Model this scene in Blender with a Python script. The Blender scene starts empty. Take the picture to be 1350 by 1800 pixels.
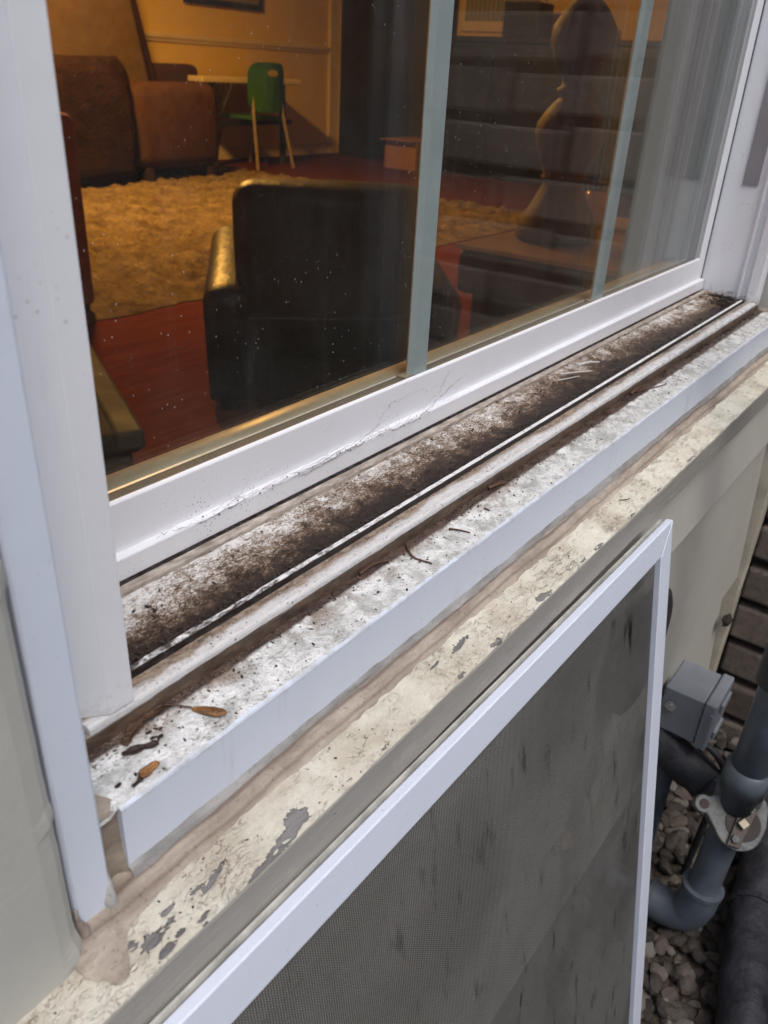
import bpy, bmesh, math, random
from mathutils import Vector, Matrix, noise
C = bpy.context.scene
R = math.radians
random.seed(7)

# ---------------------------------------------------------------- camera, sky, sun, exposure
Z0 = 0.95                      # eye height; every builder below takes heights relative to the eye
cd = bpy.data.cameras.new('camera'); cam = bpy.data.objects.new('camera', cd)
C.collection.objects.link(cam); C.camera = cam
right = Vector((0.59672829, -0.80094235, 0.04905801))
down = Vector((-0.35613044, -0.31912229, -0.87825513))
fwd = Vector((0.71908723, 0.50660863, -0.47566926))
m = Matrix((right, -down, -fwd)).transposed().to_4x4()
m.translation = Vector((0, 0, Z0)); cam.matrix_world = m
cd.sensor_width = 36; cd.lens = 28.64; cd.clip_start = 0.01; cd.clip_end = 500
cd.dof.use_dof = True; cd.dof.focus_distance = 0.52; cd.dof.aperture_fstop = 16

w = bpy.data.worlds.new('World'); C.world = w; w.use_nodes = True
nt = w.node_tree; nt.nodes.clear()
sky = nt.nodes.new('ShaderNodeTexSky'); sky.sky_type = 'NISHITA'; sky.sun_disc = False
SUN_EL, SUN_ROT = R(58), R(200)
sky.sun_elevation = SUN_EL; sky.sun_rotation = SUN_ROT; sky.dust_density = 3.0; sky.air_density = 1.0
bg = nt.nodes.new('ShaderNodeBackground'); bg.inputs[1].default_value = 0.12
out = nt.nodes.new('ShaderNodeOutputWorld')
nt.links.new(sky.outputs[0], bg.inputs[0]); nt.links.new(bg.outputs[0], out.inputs[0])
sl = bpy.data.lights.new('sun', 'SUN'); sl.energy = 0.9; sl.angle = R(32); sl.color = (.97, .98, 1)
sun = bpy.data.objects.new('sun', sl); C.collection.objects.link(sun)
sd = Vector((math.sin(SUN_ROT) * math.cos(SUN_EL), math.cos(SUN_ROT) * math.cos(SUN_EL), math.sin(SUN_EL)))
sun.rotation_euler = sd.to_track_quat('Z', 'Y').to_euler()
C.view_settings.view_transform = 'Standard'; C.view_settings.look = 'None'
C.view_settings.exposure = 0.68; C.view_settings.gamma = 1
C.cycles.transparent_max_bounces = 16

# ---------------------------------------------------------------- node helper
class M:
    def __init__(s, name):
        s.m = bpy.data.materials.new(name); s.m.use_nodes = True; s.t = s.m.node_tree
        s.b = s.t.nodes['Principled BSDF']
        s.pos = s.t.nodes.new('ShaderNodeNewGeometry').outputs['Position']
    def n(s, k, **p):
        x = s.t.nodes.new(k)
        for a, v in p.items(): setattr(x, a, v)
        return x
    def inp(s, i, v):
        if isinstance(v, bpy.types.NodeSocket): s.t.links.new(v, i)
        elif isinstance(v, (tuple, list)) and i.type == 'RGBA': i.default_value = (*v, 1)[:4]
        else: i.default_value = v
    def scale(s, sc, vec=None):
        x = s.n('ShaderNodeMapping'); s.inp(x.inputs[0], vec or s.pos); x.inputs['Scale'].default_value = sc
        return x.outputs[0]
    def noise(s, sc, det=6, rough=.6, vec=None, dist=0):
        x = s.n('ShaderNodeTexNoise'); s.inp(x.inputs['Vector'], vec or s.pos)
        x.inputs['Scale'].default_value = sc; x.inputs['Detail'].default_value = det
        x.inputs['Roughness'].default_value = rough; x.inputs['Distortion'].default_value = dist
        return x.outputs[0]
    def vor(s, sc, vec=None, feat='F1', out='Distance', rnd=1):
        x = s.n('ShaderNodeTexVoronoi', feature=feat); s.inp(x.inputs['Vector'], vec or s.pos)
        x.inputs['Scale'].default_value = sc; x.inputs['Randomness'].default_value = rnd
        return x.outputs[out]
    def ma(s, op, a, b=0.0, c=0.0, clamp=False):
        x = s.n('ShaderNodeMath', operation=op, use_clamp=clamp)
        s.inp(x.inputs[0], a); s.inp(x.inputs[1], b); s.inp(x.inputs[2], c); return x.outputs[0]
    def rng(s, v, a, b, c=0.0, d=1.0):
        x = s.n('ShaderNodeMapRange'); s.inp(x.inputs[0], v)
        for k, q in zip((1, 2, 3, 4), (a, b, c, d)): s.inp(x.inputs[k], q)
        return x.outputs[0]
    def mix(s, f, a, b, bt='MIX'):
        x = s.n('ShaderNodeMix', data_type='RGBA', blend_type=bt)
        s.inp(x.inputs[0], f); s.inp(x.inputs[6], a); s.inp(x.inputs[7], b); return x.outputs[2]
    def xyz(s):
        x = s.n('ShaderNodeSeparateXYZ'); s.inp(x.inputs[0], s.pos); return x.outputs
    def attr(s, name):
        return s.n('ShaderNodeAttribute', attribute_name=name).outputs['Fac']
    def bump(s, h, dist=.001, st=1.0, prev=None):
        x = s.n('ShaderNodeBump'); s.inp(x.inputs['Height'], h); x.inputs['Distance'].default_value = dist
        x.inputs['Strength'].default_value = st
        if prev: s.inp(x.inputs['Normal'], prev)
        return x.outputs[0]
    def fin(s, col, rough=.5, nrm=None, metal=0, spec=.5, **k):
        s.inp(s.b.inputs['Base Color'], col); s.inp(s.b.inputs['Roughness'], rough)
        s.inp(s.b.inputs['Metallic'], metal); s.inp(s.b.inputs['Specular IOR Level'], spec)
        if nrm: s.inp(s.b.inputs['Normal'], nrm)
        for a, v in k.items(): s.inp(s.b.inputs[a], v)
        return s.m

def simple(name, col, rough=.5, var=.15, sc=30, bump=0, metal=0, spec=.5, bsc=None):
    q = M(name); n = q.noise(sc, 5)
    c = q.mix(q.rng(n, .3, .7), tuple(v * (1 - var) for v in col), tuple(min(1, v * (1 + var)) for v in col))
    nr = q.bump(q.noise(bsc or sc * 4, 5), bump) if bump else None
    return q.fin(c, q.rng(n, .3, .7, rough * .85, min(1, rough * 1.15)), nr, metal, spec)

# white vinyl with specks of dirt (window frame and sash)
def vinyl(name, base, dirt=.5, rough=.35, speck=True, grime=(.20, .17, .14), foot=0):
    q = M(name)
    big = q.rng(q.noise(9, 5), .45, .75)
    c = q.mix(q.ma('MULTIPLY', big, .25 * dirt), base, tuple(v * .7 for v in base))
    if speck:
        sp = q.rng(q.vor(230), .10, .20, 1, 0)
        keep = q.rng(q.noise(22, 4), .52, .62)
        f = q.ma('MULTIPLY', q.ma('MULTIPLY', sp, keep), .8 * dirt)
        c = q.mix(f, c, grime)
        st = q.rng(q.noise(160, 6, .7, q.scale((.5, 1, 1))), .62, .76)
        keep2 = q.rng(q.noise(14, 3), .55, .7)
        c = q.mix(q.ma('MULTIPLY', q.ma('MULTIPLY', st, keep2), .7 * dirt), c, grime)
    o = q.xyz(); ft = q.ma('ADD', q.rng(o[2], Z0 - .205, Z0 - .232), q.rng(q.noise(150, 7, .75), .35, .65, -.55, .25)); c = q.mix(q.rng(ft, .55, 1.0, 0, foot), c, (.22, .18, .14))
    sc_ = q.rng(q.noise(45, 6, .75, q.scale((1, 1, .12))), .60, .72, 0, .22); c = q.mix(sc_, c, tuple(v * .62 for v in base))
    nr = q.bump(q.ma('ADD', q.noise(120, 4), q.noise(14, 3)), .0004, .5)
    return q.fin(c, rough, nr)

m_vinyl = vinyl('white_vinyl', (.78, .79, .815), .8, foot=.8)
m_vinyl_clean = vinyl('white_vinyl_clean', (.78, .79, .815), .35, foot=.25)
m_wrap = vinyl('white_coated_metal', (.68, .74, .84), .15, .4)
m_screenframe = vinyl('white_screen_frame', (.72, .77, .87), .35, .38)

# outer rail face: dirt grows around the old web line
def rail_mat():
    q = M('sash_rail_vinyl'); o = q.xyz()
    sp = q.rng(q.vor(420), .12, .24, 1, 0)
    near = q.ma('MULTIPLY', q.rng(o[0], .13, .26), q.rng(o[0], .60, .42))
    n = q.rng(q.noise(26, 4), .44, .62)
    low = q.rng(o[2], Z0 - .188, Z0 - .205)
    f = q.ma('MULTIPLY', q.ma('MULTIPLY', q.ma('MULTIPLY', sp, n), near), low)
    c = q.mix(q.ma('MULTIPLY', f, .75), (.78, .79, .82), (.10, .08, .07))
    w2 = q.rng(q.noise(300, 6, .75), .60, .74)
    c = q.mix(q.ma('MULTIPLY', q.ma('MULTIPLY', w2, near), q.ma('MULTIPLY', q.rng(q.noise(30, 3), .5, .62), .55)), c, (.22, .19, .17))
    big = q.rng(q.noise(12, 5), .45, .75)
    c = q.mix(q.ma('MULTIPLY', big, .12), c, (.5, .48, .46))
    return q.fin(c, .35, q.bump(q.noise(150, 3), .0001, .5))
m_rail = rail_mat()

# track floor: matted dirt over white vinyl, worst beside the outer lip
def track_mat():
    q = M('dirty_track'); o = q.xyz()
    v = q.rng(o[1], .2885, .2475)                                 # 0 at the sash, 1 at the outer lip
    st = q.noise(330, 10, .82, q.scale((.55, 1, 1)), .7)
    st2 = q.noise(1000, 6, .8, q.scale((.6, 1, 1)))
    md = q.noise(60, 6, .65); bg_ = q.noise(9, 4)
    f = q.ma('ADD', q.ma('MULTIPLY', q.rng(st, .3, .7), .50), q.ma('MULTIPLY', q.rng(st2, .3, .7), .42))
    f = q.ma('ADD', f, .20)
    f = q.ma('ADD', f, q.ma('MULTIPLY', md, .7))                 # about .5*2.05
    f = q.ma('SUBTRACT', f, q.ma('MULTIPLY', q.ma('POWER', v, 1.6), .55))
    far = q.rng(o[0], .45, .85)
    f = q.ma('SUBTRACT', f, q.ma('MULTIPLY', far, .10))
    f = q.ma('ADD', f, q.rng(bg_, .3, .7, -.16, .16)); f = q.ma('ADD', q.ma('MULTIPLY', q.ma('SUBTRACT', f, .85), 1.35), .85)
    fl = q.rng(q.noise(650, 5, .8, q.scale((.35, 1, 1)), 1.0), .60, .68); f = q.ma('ADD', f, q.ma('MULTIPLY', fl, .22))
    cl_n = q.rng(q.noise(34, 8, .8), .55, .68, 0, .32); f = q.ma('SUBTRACT', f, cl_n)
    r = q.n('ShaderNodeValToRGB'); q.inp(r.inputs[0], q.rng(f, .40, 1.22)); e = r.color_ramp.elements
    e[0].position = .10; e[0].color = (.020, .012, .009, 1); e[1].position = .98; e[1].color = (.80, .78, .76, 1)
    for p_, c_ in ((.32, (.058, .036, .024)), (.50, (.145, .096, .066)), (.66, (.30, .235, .18)), (.82, (.50, .465, .43))):
        k = e.new(p_); k.color = (*c_, 1)
    c = r.outputs[0]
    wet = q.rng(f, .6, .75, .35, .9)
    return q.fin(c, wet, q.bump(q.ma('ADD', st, q.ma('MULTIPLY', st2, .6)), .0012, .9), spec=.25)
m_track = track_mat()

def ridge_mat():
    q = M('beige_dirty_ridge')
    n = q.noise(260, 8, .7, q.scale((.3, 1, 1)))
    c = q.mix(q.rng(n, .35, .65), (.20, .16, .13), (.52, .46, .40))
    c = q.mix(q.rng(q.noise(40, 5), .5, .7, 0, .5), c, (.16, .12, .09))
    return q.fin(c, .6, q.bump(n, .0004))
m_ridge = ridge_mat()

def lip_mat():
    q = M('dirty_shaded_lip'); o = q.xyz()
    n = q.noise(240, 8, .75, q.scale((.5, 1, 1)), .5)
    left = q.rng(o[0], .45, .16, 0, .14)
    f = q.rng(q.ma('ADD', n, left), .54, .68)
    c = q.mix(f, (.78, .77, .77), (.06, .045, .04))
    dk = q.ma('MULTIPLY', q.rng(o[1], .2434, .2429), q.rng(o[2], Z0 - .2317, Z0 - .2322)); c = q.mix(q.ma('MULTIPLY', dk, .95), c, (.028, .018, .014))  # outer side of the lip darkened in colour for the channel's shade
    return q.fin(c, .5, q.bump(n, .0006))
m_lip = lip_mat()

def bead_mat():
    q = M('wet_outer_bead'); o = q.xyz()
    n = q.noise(190, 8, .75, q.scale((.45, 1, 1)), .4); n2 = q.noise(26, 5, .6, q.scale((.5, 1, 1)))
    v = q.rng(o[1], .2385, .2275)
    f = q.ma('ADD', q.ma('MULTIPLY', n, .6), q.ma('MULTIPLY', n2, .6))
    f = q.ma('SUBTRACT', f, q.ma('MULTIPLY', v, .48)); f = q.ma('ADD', f, q.rng(o[0], .35, .18, 0, .10))
    f = q.rng(f, .30, .44)
    c = q.mix(f, (.80, .79, .78), q.mix(q.rng(n, .4, .6), (.16, .10, .06), (.42, .33, .25)))
    sp = q.rng(q.vor(260), .12, .2, 1, 0)
    c = q.mix(q.ma('MULTIPLY', sp, q.rng(q.noise(40, 3), .52, .6)), c, (.08, .05, .04))
    drop = q.noise(700, 5, .8)
    return q.fin(c, q.rng(n, .4, .6, .14, .4), q.bump(q.ma('ADD', drop, n), .0012, .8), **{'Coat Weight': .6, 'Coat Roughness': .08})
m_bead = bead_mat()

def beadface_mat():
    q = M('brown_stained_face'); o = q.xyz()
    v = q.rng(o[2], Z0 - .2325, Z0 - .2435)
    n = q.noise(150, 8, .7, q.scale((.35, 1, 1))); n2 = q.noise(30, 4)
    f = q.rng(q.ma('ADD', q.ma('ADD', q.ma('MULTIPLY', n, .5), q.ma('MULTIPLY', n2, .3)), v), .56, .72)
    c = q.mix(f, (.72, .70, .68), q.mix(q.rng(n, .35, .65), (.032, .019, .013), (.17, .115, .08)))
    return q.fin(c, .5, q.bump(n, .0004))
m_beadface = beadface_mat()

def sillcap_mat():
    q = M('weathered_sill_top'); o = q.xyz()
    u = q.rng(o[1], .2265, .197)                                     # 0 against the frame, 1 at the nose
    n = q.noise(75, 9, .72, q.scale((.8, 1, 1)), .6); n2 = q.noise(22, 5, .6)
    c = q.mix(q.rng(n, .40, .60), (.82, .825, .81), (.44, .445, .425)); dg = q.noise(120, 7, .75, q.scale((1.0, .35, 1))); c = q.mix(q.rng(dg, .52, .64, 0, .55), c, (.36, .355, .335))
    c = q.mix(q.rng(q.noise(240, 6, .8), .52, .70, 0, .5), c, (.33, .32, .29))
    # brown wash spreading from the frame
    e = q.ma('SUBTRACT', q.ma('ADD', q.ma('MULTIPLY', n, .55), q.ma('MULTIPLY', n2, .65)), q.ma('MULTIPLY', u, .42))
    c = q.mix(q.rng(e, .44, .60, 0, .85), c, (.27, .21, .16))
    sm = q.rng(q.noise(130, 8, .8, q.scale((.5, 1, 1)), .8), .57, .66); sm = q.ma('MULTIPLY', sm, q.rng(q.noise(17, 4), .42, .58)); c = q.mix(q.ma('MULTIPLY', sm, .8), c, (.17, .125, .095))
    wt = q.rng(q.noise(85, 5, .7), .56, .64, 0, .6); c = q.mix(wt, c, (.86, .86, .84))
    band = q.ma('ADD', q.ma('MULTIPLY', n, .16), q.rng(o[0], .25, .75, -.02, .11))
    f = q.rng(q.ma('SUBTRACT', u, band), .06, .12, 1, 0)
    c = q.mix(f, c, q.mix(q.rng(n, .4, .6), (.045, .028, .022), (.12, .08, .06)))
    sp = q.rng(q.vor(190), .09, .17, 1, 0)
    c = q.mix(q.ma('MULTIPLY', sp, q.rng(q.noise(28, 3), .50, .58)), c, (.09, .06, .05))
    sp2 = q.rng(q.vor(420), .12, .22, 1, 0)
    c = q.mix(q.ma('MULTIPLY', sp2, q.rng(q.noise(33, 3), .46, .6, 0, .7)), c, (.22, .15, .12))
    drop = q.rng(q.vor(520), .1, .5, 1, 0); wet = q.rng(q.noise(20, 4), .45, .6)
    h = q.ma('ADD', q.ma('MULTIPLY', drop, .5), n)
    return q.fin(c, q.rng(wet, 0, 1, .5, .16), q.bump(h, .0011, .7), **{'Coat Weight': .35, 'Coat Roughness': .1})
m_sillcap = sillcap_mat()

def nose_mat():
    q = M('sill_cap_nose'); o = q.xyz()
    n = q.noise(120, 7, .7); v = q.rng(o[2], Z0 - .247, Z0 - .2525)
    f = q.rng(q.ma('SUBTRACT', n, q.ma('MULTIPLY', v, .3)), .42, .6)
    c = q.mix(q.ma('MULTIPLY', f, .8), (.66, .72, .82), (.50, .50, .48))
    run = q.rng(q.noise(60, 5, .6, q.scale((1, 1, .14))), .60, .74, 0, .45)
    c = q.mix(run, c, (.46, .46, .46))
    sp = q.rng(q.vor(160), .05, .1, 1, 0)
    c = q.mix(q.ma('MULTIPLY', sp, q.rng(q.noise(12, 2), .52, .6, 0, .7)), c, (.2, .17, .15))
    return q.fin(c, .42, q.bump(n, .0003))
m_nose = nose_mat()

def caulk_mat(name, a, b):
    q = M(name)
    n = q.noise(110, 8, .7, q.scale((.25, 1, 1))); n2 = q.noise(25, 4)
    c = q.mix(q.rng(n, .35, .65), a, b)
    c = q.mix(q.rng(n2, .5, .7, 0, .5), c, tuple(v * .6 for v in a))
    c = q.mix(q.rng(q.noise(500, 4), .6, .72, 0, .5), c, (.07, .05, .04))
    return q.fin(c, .6, q.bump(n, .0006))
def bead_caulk():
    q = M('brown_caulk'); o = q.xyz()
    n = q.noise(110, 8, .7, q.scale((.18, 1, 1))); wv = q.ma('ADD', o[1], q.ma('MULTIPLY', q.ma('SUBTRACT', q.noise(30, 4, .6, q.scale((.5, 1, 1))), .5), .006))
    c = q.mix(q.rng(n, .35, .65), (.27, .215, .165), (.47, .40, .325))
    d1 = q.ma('MULTIPLY', q.rng(wv, .1925, .1938), q.rng(wv, .1962, .1945)); c = q.mix(q.ma('MULTIPLY', d1, .75), c, (.11, .075, .055))
    d2 = q.ma('MULTIPLY', q.rng(wv, .1868, .1878), q.rng(wv, .1893, .1882)); c = q.mix(q.ma('MULTIPLY', d2, .55), c, (.15, .105, .08))
    c = q.mix(q.rng(q.noise(22, 5), .50, .66, 0, .55), c, (.20, .155, .125))
    c = q.mix(q.rng(q.noise(420, 5, .7), .58, .68, 0, .6), c, (.09, .065, .05))
    return q.fin(c, .62, q.bump(q.ma('ADD', n, q.noise(160, 5)), .0012))
m_caulk = bead_caulk()
m_caulk_gray = caulk_mat('gray_caulk', (.20, .195, .185), (.38, .37, .35))
m_caulk_tan = caulk_mat('tan_caulk', (.20, .16, .125), (.32, .27, .215))

# old cream paint, cracked and flaked off in patches (the 'peel' attribute places the patches)
def wood_mat():
    q = M('cracked_cream_paint'); o = q.xyz()
    warp = q.noise(60, 4); vec = q.n('ShaderNodeVectorMath', operation='ADD')
    wn = q.n('ShaderNodeTexNoise'); q.inp(wn.inputs['Vector'], q.pos); wn.inputs['Scale'].default_value = 55; wn.inputs['Detail'].default_value = 5
    sc = q.n('ShaderNodeVectorMath', operation='SCALE'); q.inp(sc.inputs[0], wn.outputs['Color']); sc.inputs['Scale'].default_value = .011
    q.inp(vec.inputs[0], q.pos); q.inp(vec.inputs[1], sc.outputs[0])
    def iso(sc_, st_, wd):
        z_ = q.noise(sc_, 5, .56, q.scale(st_, vec.outputs[0]), .8)
        return q.rng(q.ma('ABSOLUTE', q.ma('SUBTRACT', z_, .5)), wd * .35, wd, 1, 0)
    ck1 = q.ma('MAXIMUM', iso(80, (.50, 1.2, 1), .0036), iso(46, (.28, 1.5, 1), .0028)); ck2 = iso(190, (.5, 1.2, 1), .006)
    k1 = q.rng(q.noise(38, 5), .50, .58); k2 = q.rng(q.noise(32, 5), .50, .60)
    cr = q.ma('MAXIMUM', q.ma('MULTIPLY', ck1, k1), q.ma('MULTIPLY', q.ma('MULTIPLY', ck2, k2), .7))
    grain = q.noise(160, 8, .7, q.scale((.08, 1, 1)))
    n = q.noise(30, 6); fine = q.noise(420, 6, .75)
    c = q.mix(q.rng(n, .35, .65), (.78, .75, .635), (.66, .625, .505))
    c = q.mix(q.rng(fine, .56, .70, 0, .6), c, (.30, .25, .19))
    c = q.mix(q.rng(q.noise(19, 7, .65), .47, .64, 0, .6), c, (.42, .33, .24)); c = q.mix(q.rng(q.noise(90, 8, .8, q.scale((.4, 1, 1))), .54, .66, 0, .55), c, (.33, .27, .21))
    c = q.mix(q.ma('MULTIPLY', cr, .55), c, (.22, .175, .125))
    sp = q.rng(q.vor(150), .05, .10, 1, 0)
    c = q.mix(q.ma('MULTIPLY', sp, q.rng(q.noise(20, 2), .5, .58)), c, (.07, .05, .04))
    pe = q.attr('peel'); edge = q.noise(150, 7, .7)
    pf = q.ma('ADD', pe, q.ma('ADD', q.ma('MULTIPLY', q.ma('SUBTRACT', edge, .5), 2.0), q.ma('MULTIPLY', q.ma('SUBTRACT', q.noise(420, 5, .7, q.scale((.6, 1, 1))), .5), .8)))
    peel = q.rng(pf, .49, .51); rim = q.ma('MULTIPLY', q.rng(pf, .44, .49), q.rng(pf, .55, .51))
    wood = q.mix(q.rng(grain, .35, .65), (.15, .14, .135), (.32, .30, .29))
    c = q.mix(peel, c, wood)
    c = q.mix(q.ma('MULTIPLY', rim, .85), c, (.045, .038, .032))
    tn = q.noise(210, 7, .75, q.scale((.25, 1, 1))); tiny = q.rng(q.ma('ADD', tn, q.rng(o[1], .1618, .167, .05, 0)), .69, .70); c = q.mix(tiny, c, (.17, .155, .14))
    # taupe repaint on the front arris and face
    h = q.ma('SUBTRACT', q.ma('SUBTRACT', q.ma('ADD', q.ma('MULTIPLY', n, .4), fine), q.ma('MULTIPLY', cr, .8)), q.ma('MULTIPLY', peel, 2.2))
    return q.fin(c, .62, q.bump(q.ma('ADD', h, q.ma('MULTIPLY', q.ma('MULTIPLY', grain, peel), 1.2)), .0010, 1.0), spec=.3)
m_wood = wood_mat()

def taupe(name, col, grain=True, chips=0.0, rough=.5):
    q = M(name)
    g = q.noise(90, 7, .65, q.scale((.06, 1, 1))); n = q.noise(14, 5)
    c = q.mix(q.rng(n, .35, .65), tuple(v * .95 for v in col), tuple(v * 1.03 for v in col))
    c = q.mix(q.rng(g, .45, .7, 0, .25 if grain else .04), c, tuple(v * .72 for v in col))
    if chips:
        f = q.rng(q.noise(60, 8, .75, q.scale((.35, 1, 1)), .5), .635 - chips * .05, .65 - chips * .05)
        c = q.mix(f, c, (.40, .37, .32))
        f = q.rng(q.noise(75, 8, .75, q.scale((.3, 1, 1.3)), .5), .655, .665)
        c = q.mix(f, c, (.09, .085, .08))
    h = g if grain else q.noise(240, 4)
    return q.fin(c, rough, q.bump(h, .0012 if grain else .0003, .8))
m_taupe = taupe('taupe_wood_paint', (.36, .345, .31), True, 1.4)
m_siding = taupe('taupe_siding_paint', (.46, .45, .405), False, 0, .55)
m_trimboard = taupe('taupe_trim_board', (.48, .48, .435), False, 0, .5)
m_cream = simple('dirty_cream_trim', (.46, .42, .34), .6, .3, 12, .0012)

# ---------------------------------------------------------------- mesh helpers
COL = C.collection
def thing(name, label, cat, loc=(0, 0, 0), rot=(0, 0, 0), group=None):
    o = bpy.data.objects.new(name, None); COL.objects.link(o); o.empty_display_size = .05
    o.location = (loc[0], loc[1], loc[2] + Z0); o.rotation_euler = rot
    tag(o, label, cat, group); return o
def tag(o, label, cat, group=None):
    o['label'] = label; o['category'] = cat
    if group: o['group'] = group
    return o
def obj(name, bm, mat, parent=None, local=False, bevel=0, smooth=False, seg=2, label=None):
    me = bpy.data.meshes.new(name)
    if not local:
        off = Vector((0, 0, Z0))
        p = parent
        while p is not None:
            off = off - p.location; p = p.parent
        bmesh.ops.translate(bm, verts=bm.verts, vec=off)
    bmesh.ops.recalc_face_normals(bm, faces=bm.faces)
    bm.to_mesh(me); bm.free()
    if smooth: me.polygons.foreach_set('use_smooth', [True] * len(me.polygons))
    if isinstance(mat, (list, tuple)):
        for x in mat: me.materials.append(x)
    else: me.materials.append(mat)
    o = bpy.data.objects.new(name, me); COL.objects.link(o)
    if parent: o.parent = parent
    if bevel:
        b = o.modifiers.new('b', 'BEVEL'); b.width = bevel; b.segments = seg; b.limit_method = 'ANGLE'; b.angle_limit = R(30)
        b.harden_normals = False
    if label: o['label'] = label
    return o
def struct(name, bm, mat, **k):
    o = obj(name, bm, mat, **k); o['kind'] = 'structure'; return o
def B(): return bmesh.new()
def box(bm, x0, x1, y0, y1, z0, z1, mat=0):
    vs = [bm.verts.new(p) for p in ((x0, y0, z0), (x1, y0, z0), (x1, y1, z0), (x0, y1, z0), (x0, y0, z1), (x1, y0, z1), (x1, y1, z1), (x0, y1, z1))]
    for f in ((0, 3, 2, 1), (4, 5, 6, 7), (0, 1, 5, 4), (1, 2, 6, 5), (2, 3, 7, 6), (3, 0, 4, 7)):
        bm.faces.new([vs[i] for i in f]).material_index = mat
    return vs
def rbox(x0, x1, y0, y1, z0, z1, r, seg=3, sub=0, wob=0, seed=0):
    """rounded box, optionally subdivided and made a little uneven"""
    bm = B(); box(bm, x0, x1, y0, y1, z0, z1)
    bmesh.ops.bevel(bm, geom=list(bm.edges), offset=r, segments=seg, profile=.5, affect='EDGES')
    if sub: bmesh.ops.subdivide_edges(bm, edges=list(bm.edges), cuts=sub, use_grid_fill=True)
    if wob:
        for v in bm.verts:
            q = v.co * 6 + Vector((seed, seed * 2.3, 0))
            v.co += Vector((noise.noise(q), noise.noise(q + Vector((9, 0, 0))), noise.noise(q + Vector((0, 9, 0))))) * wob
    return bm
def prof(pts, a, b, n=1, axis='x', closed=True, jit=0, seed=0, freq=40):
    """extrude a closed cross-section. axis x: pts are (y,z); axis z: pts are (x,y)"""
    bm = B(); rings = []
    for i in range(n + 1):
        t = a + (b - a) * i / n; ring = []
        for k, (p, q) in enumerate(pts):
            if axis == 'x': co = Vector((t, p, q))
            else: co = Vector((p, q, t))
            if jit:
                s = Vector((t * freq, k * 3.7 + seed, seed)); d1 = noise.fractal(s, 1, 2, 3) * jit; d2 = noise.fractal(s + Vector((0, 0, 17)), 1, 2, 3) * jit
                if axis == 'x': co.y += d1; co.z += d2
                else: co.x += d1; co.y += d2
            ring.append(bm.verts.new(co))
        rings.append(ring)
    k = len(pts)
    for i in range(n):
        for j in range(k if closed else k - 1):
            bm.faces.new((rings[i][j], rings[i][(j + 1) % k], rings[i + 1][(j + 1) % k], rings[i + 1][j]))
    if closed:
        bm.faces.new(rings[0]); bm.faces.new(rings[-1])
    return bm
def tube(bm, pts, rad, n=8, cap=True):
    pts = [Vector(p) for p in pts]; rs = rad if isinstance(rad, (list, tuple)) else [rad] * len(pts)
    up = Vector((.31, .17, .93)); rings = []
    for i, p in enumerate(pts):
        t = (pts[min(i + 1, len(pts) - 1)] - pts[max(i - 1, 0)]).normalized()
        u = t.cross(up)
        if u.length < .05: u = t.cross(Vector((1, 0, 0)))
        u.normalize(); v = t.cross(u)
        rings.append([bm.verts.new(p + (u * math.cos(2 * math.pi * k / n) + v * math.sin(2 * math.pi * k / n)) * rs[i]) for k in range(n)])
    for i in range(len(pts) - 1):
        for k in range(n): bm.faces.new((rings[i][k], rings[i][(k + 1) % n], rings[i + 1][(k + 1) % n], rings[i + 1][k]))
    if cap: bm.faces.new(rings[0][::-1]); bm.faces.new(rings[-1])
    return bm
def curve(pts, n=8):
    """Catmull-Rom through the points"""
    P = [Vector(p) for p in pts]; P = [P[0] * 2 - P[1]] + P + [P[-1] * 2 - P[-2]]; o = []
    for i in range(1, len(P) - 2):
        for k in range(n):
            t = k / n; a, b, c, d = P[i - 1:i + 3]
            o.append(.5 * ((2 * b) + (c - a) * t + (2 * a - 5 * b + 4 * c - d) * t * t + (3 * b - a - 3 * c + d) * t ** 3))
    return o + [P[-2]]
def lathe(bm, cx, cy, pr, n=32, ax='z', mat=0):
    rings = []
    for z, r in pr:
        ring = []
        for k in range(n):
            c, s = math.cos(2 * math.pi * k / n) * r, math.sin(2 * math.pi * k / n) * r
            ring.append(bm.verts.new((cx + c, cy + s, z)))
        rings.append(ring)
    for i in range(len(pr) - 1):
        for k in range(n): bm.faces.new((rings[i][k], rings[i][(k + 1) % n], rings[i + 1][(k + 1) % n], rings[i + 1][k])).material_index = mat
    bm.faces.new(rings[0][::-1]); bm.faces.new(rings[-1])
    return bm
def xform(bm, mat, verts=None):
    bmesh.ops.transform(bm, matrix=mat, verts=verts or bm.verts); return bm

# =================================================================== SETTING: ground
def ground_mat():
    q = M('ground'); o = q.xyz()
    soil = q.mix(q.rng(q.noise(40, 8), .4, .6), (.035, .027, .02), (.09, .07, .05))
    grass = q.mix(q.rng(q.noise(25, 8), .35, .65), (.025, .045, .015), (.06, .085, .03))
    c = q.mix(q.rng(q.ma('ADD', o[1], q.ma('MULTIPLY', q.noise(3), .3)), -1.0, -1.1), soil, grass)
    return q.fin(c, .9, q.bump(q.noise(60, 8), .02))
bm = B(); box(bm, -60, 60, -60, 60, -1.15, -.965)
struct('ground', bm, ground_mat())

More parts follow.
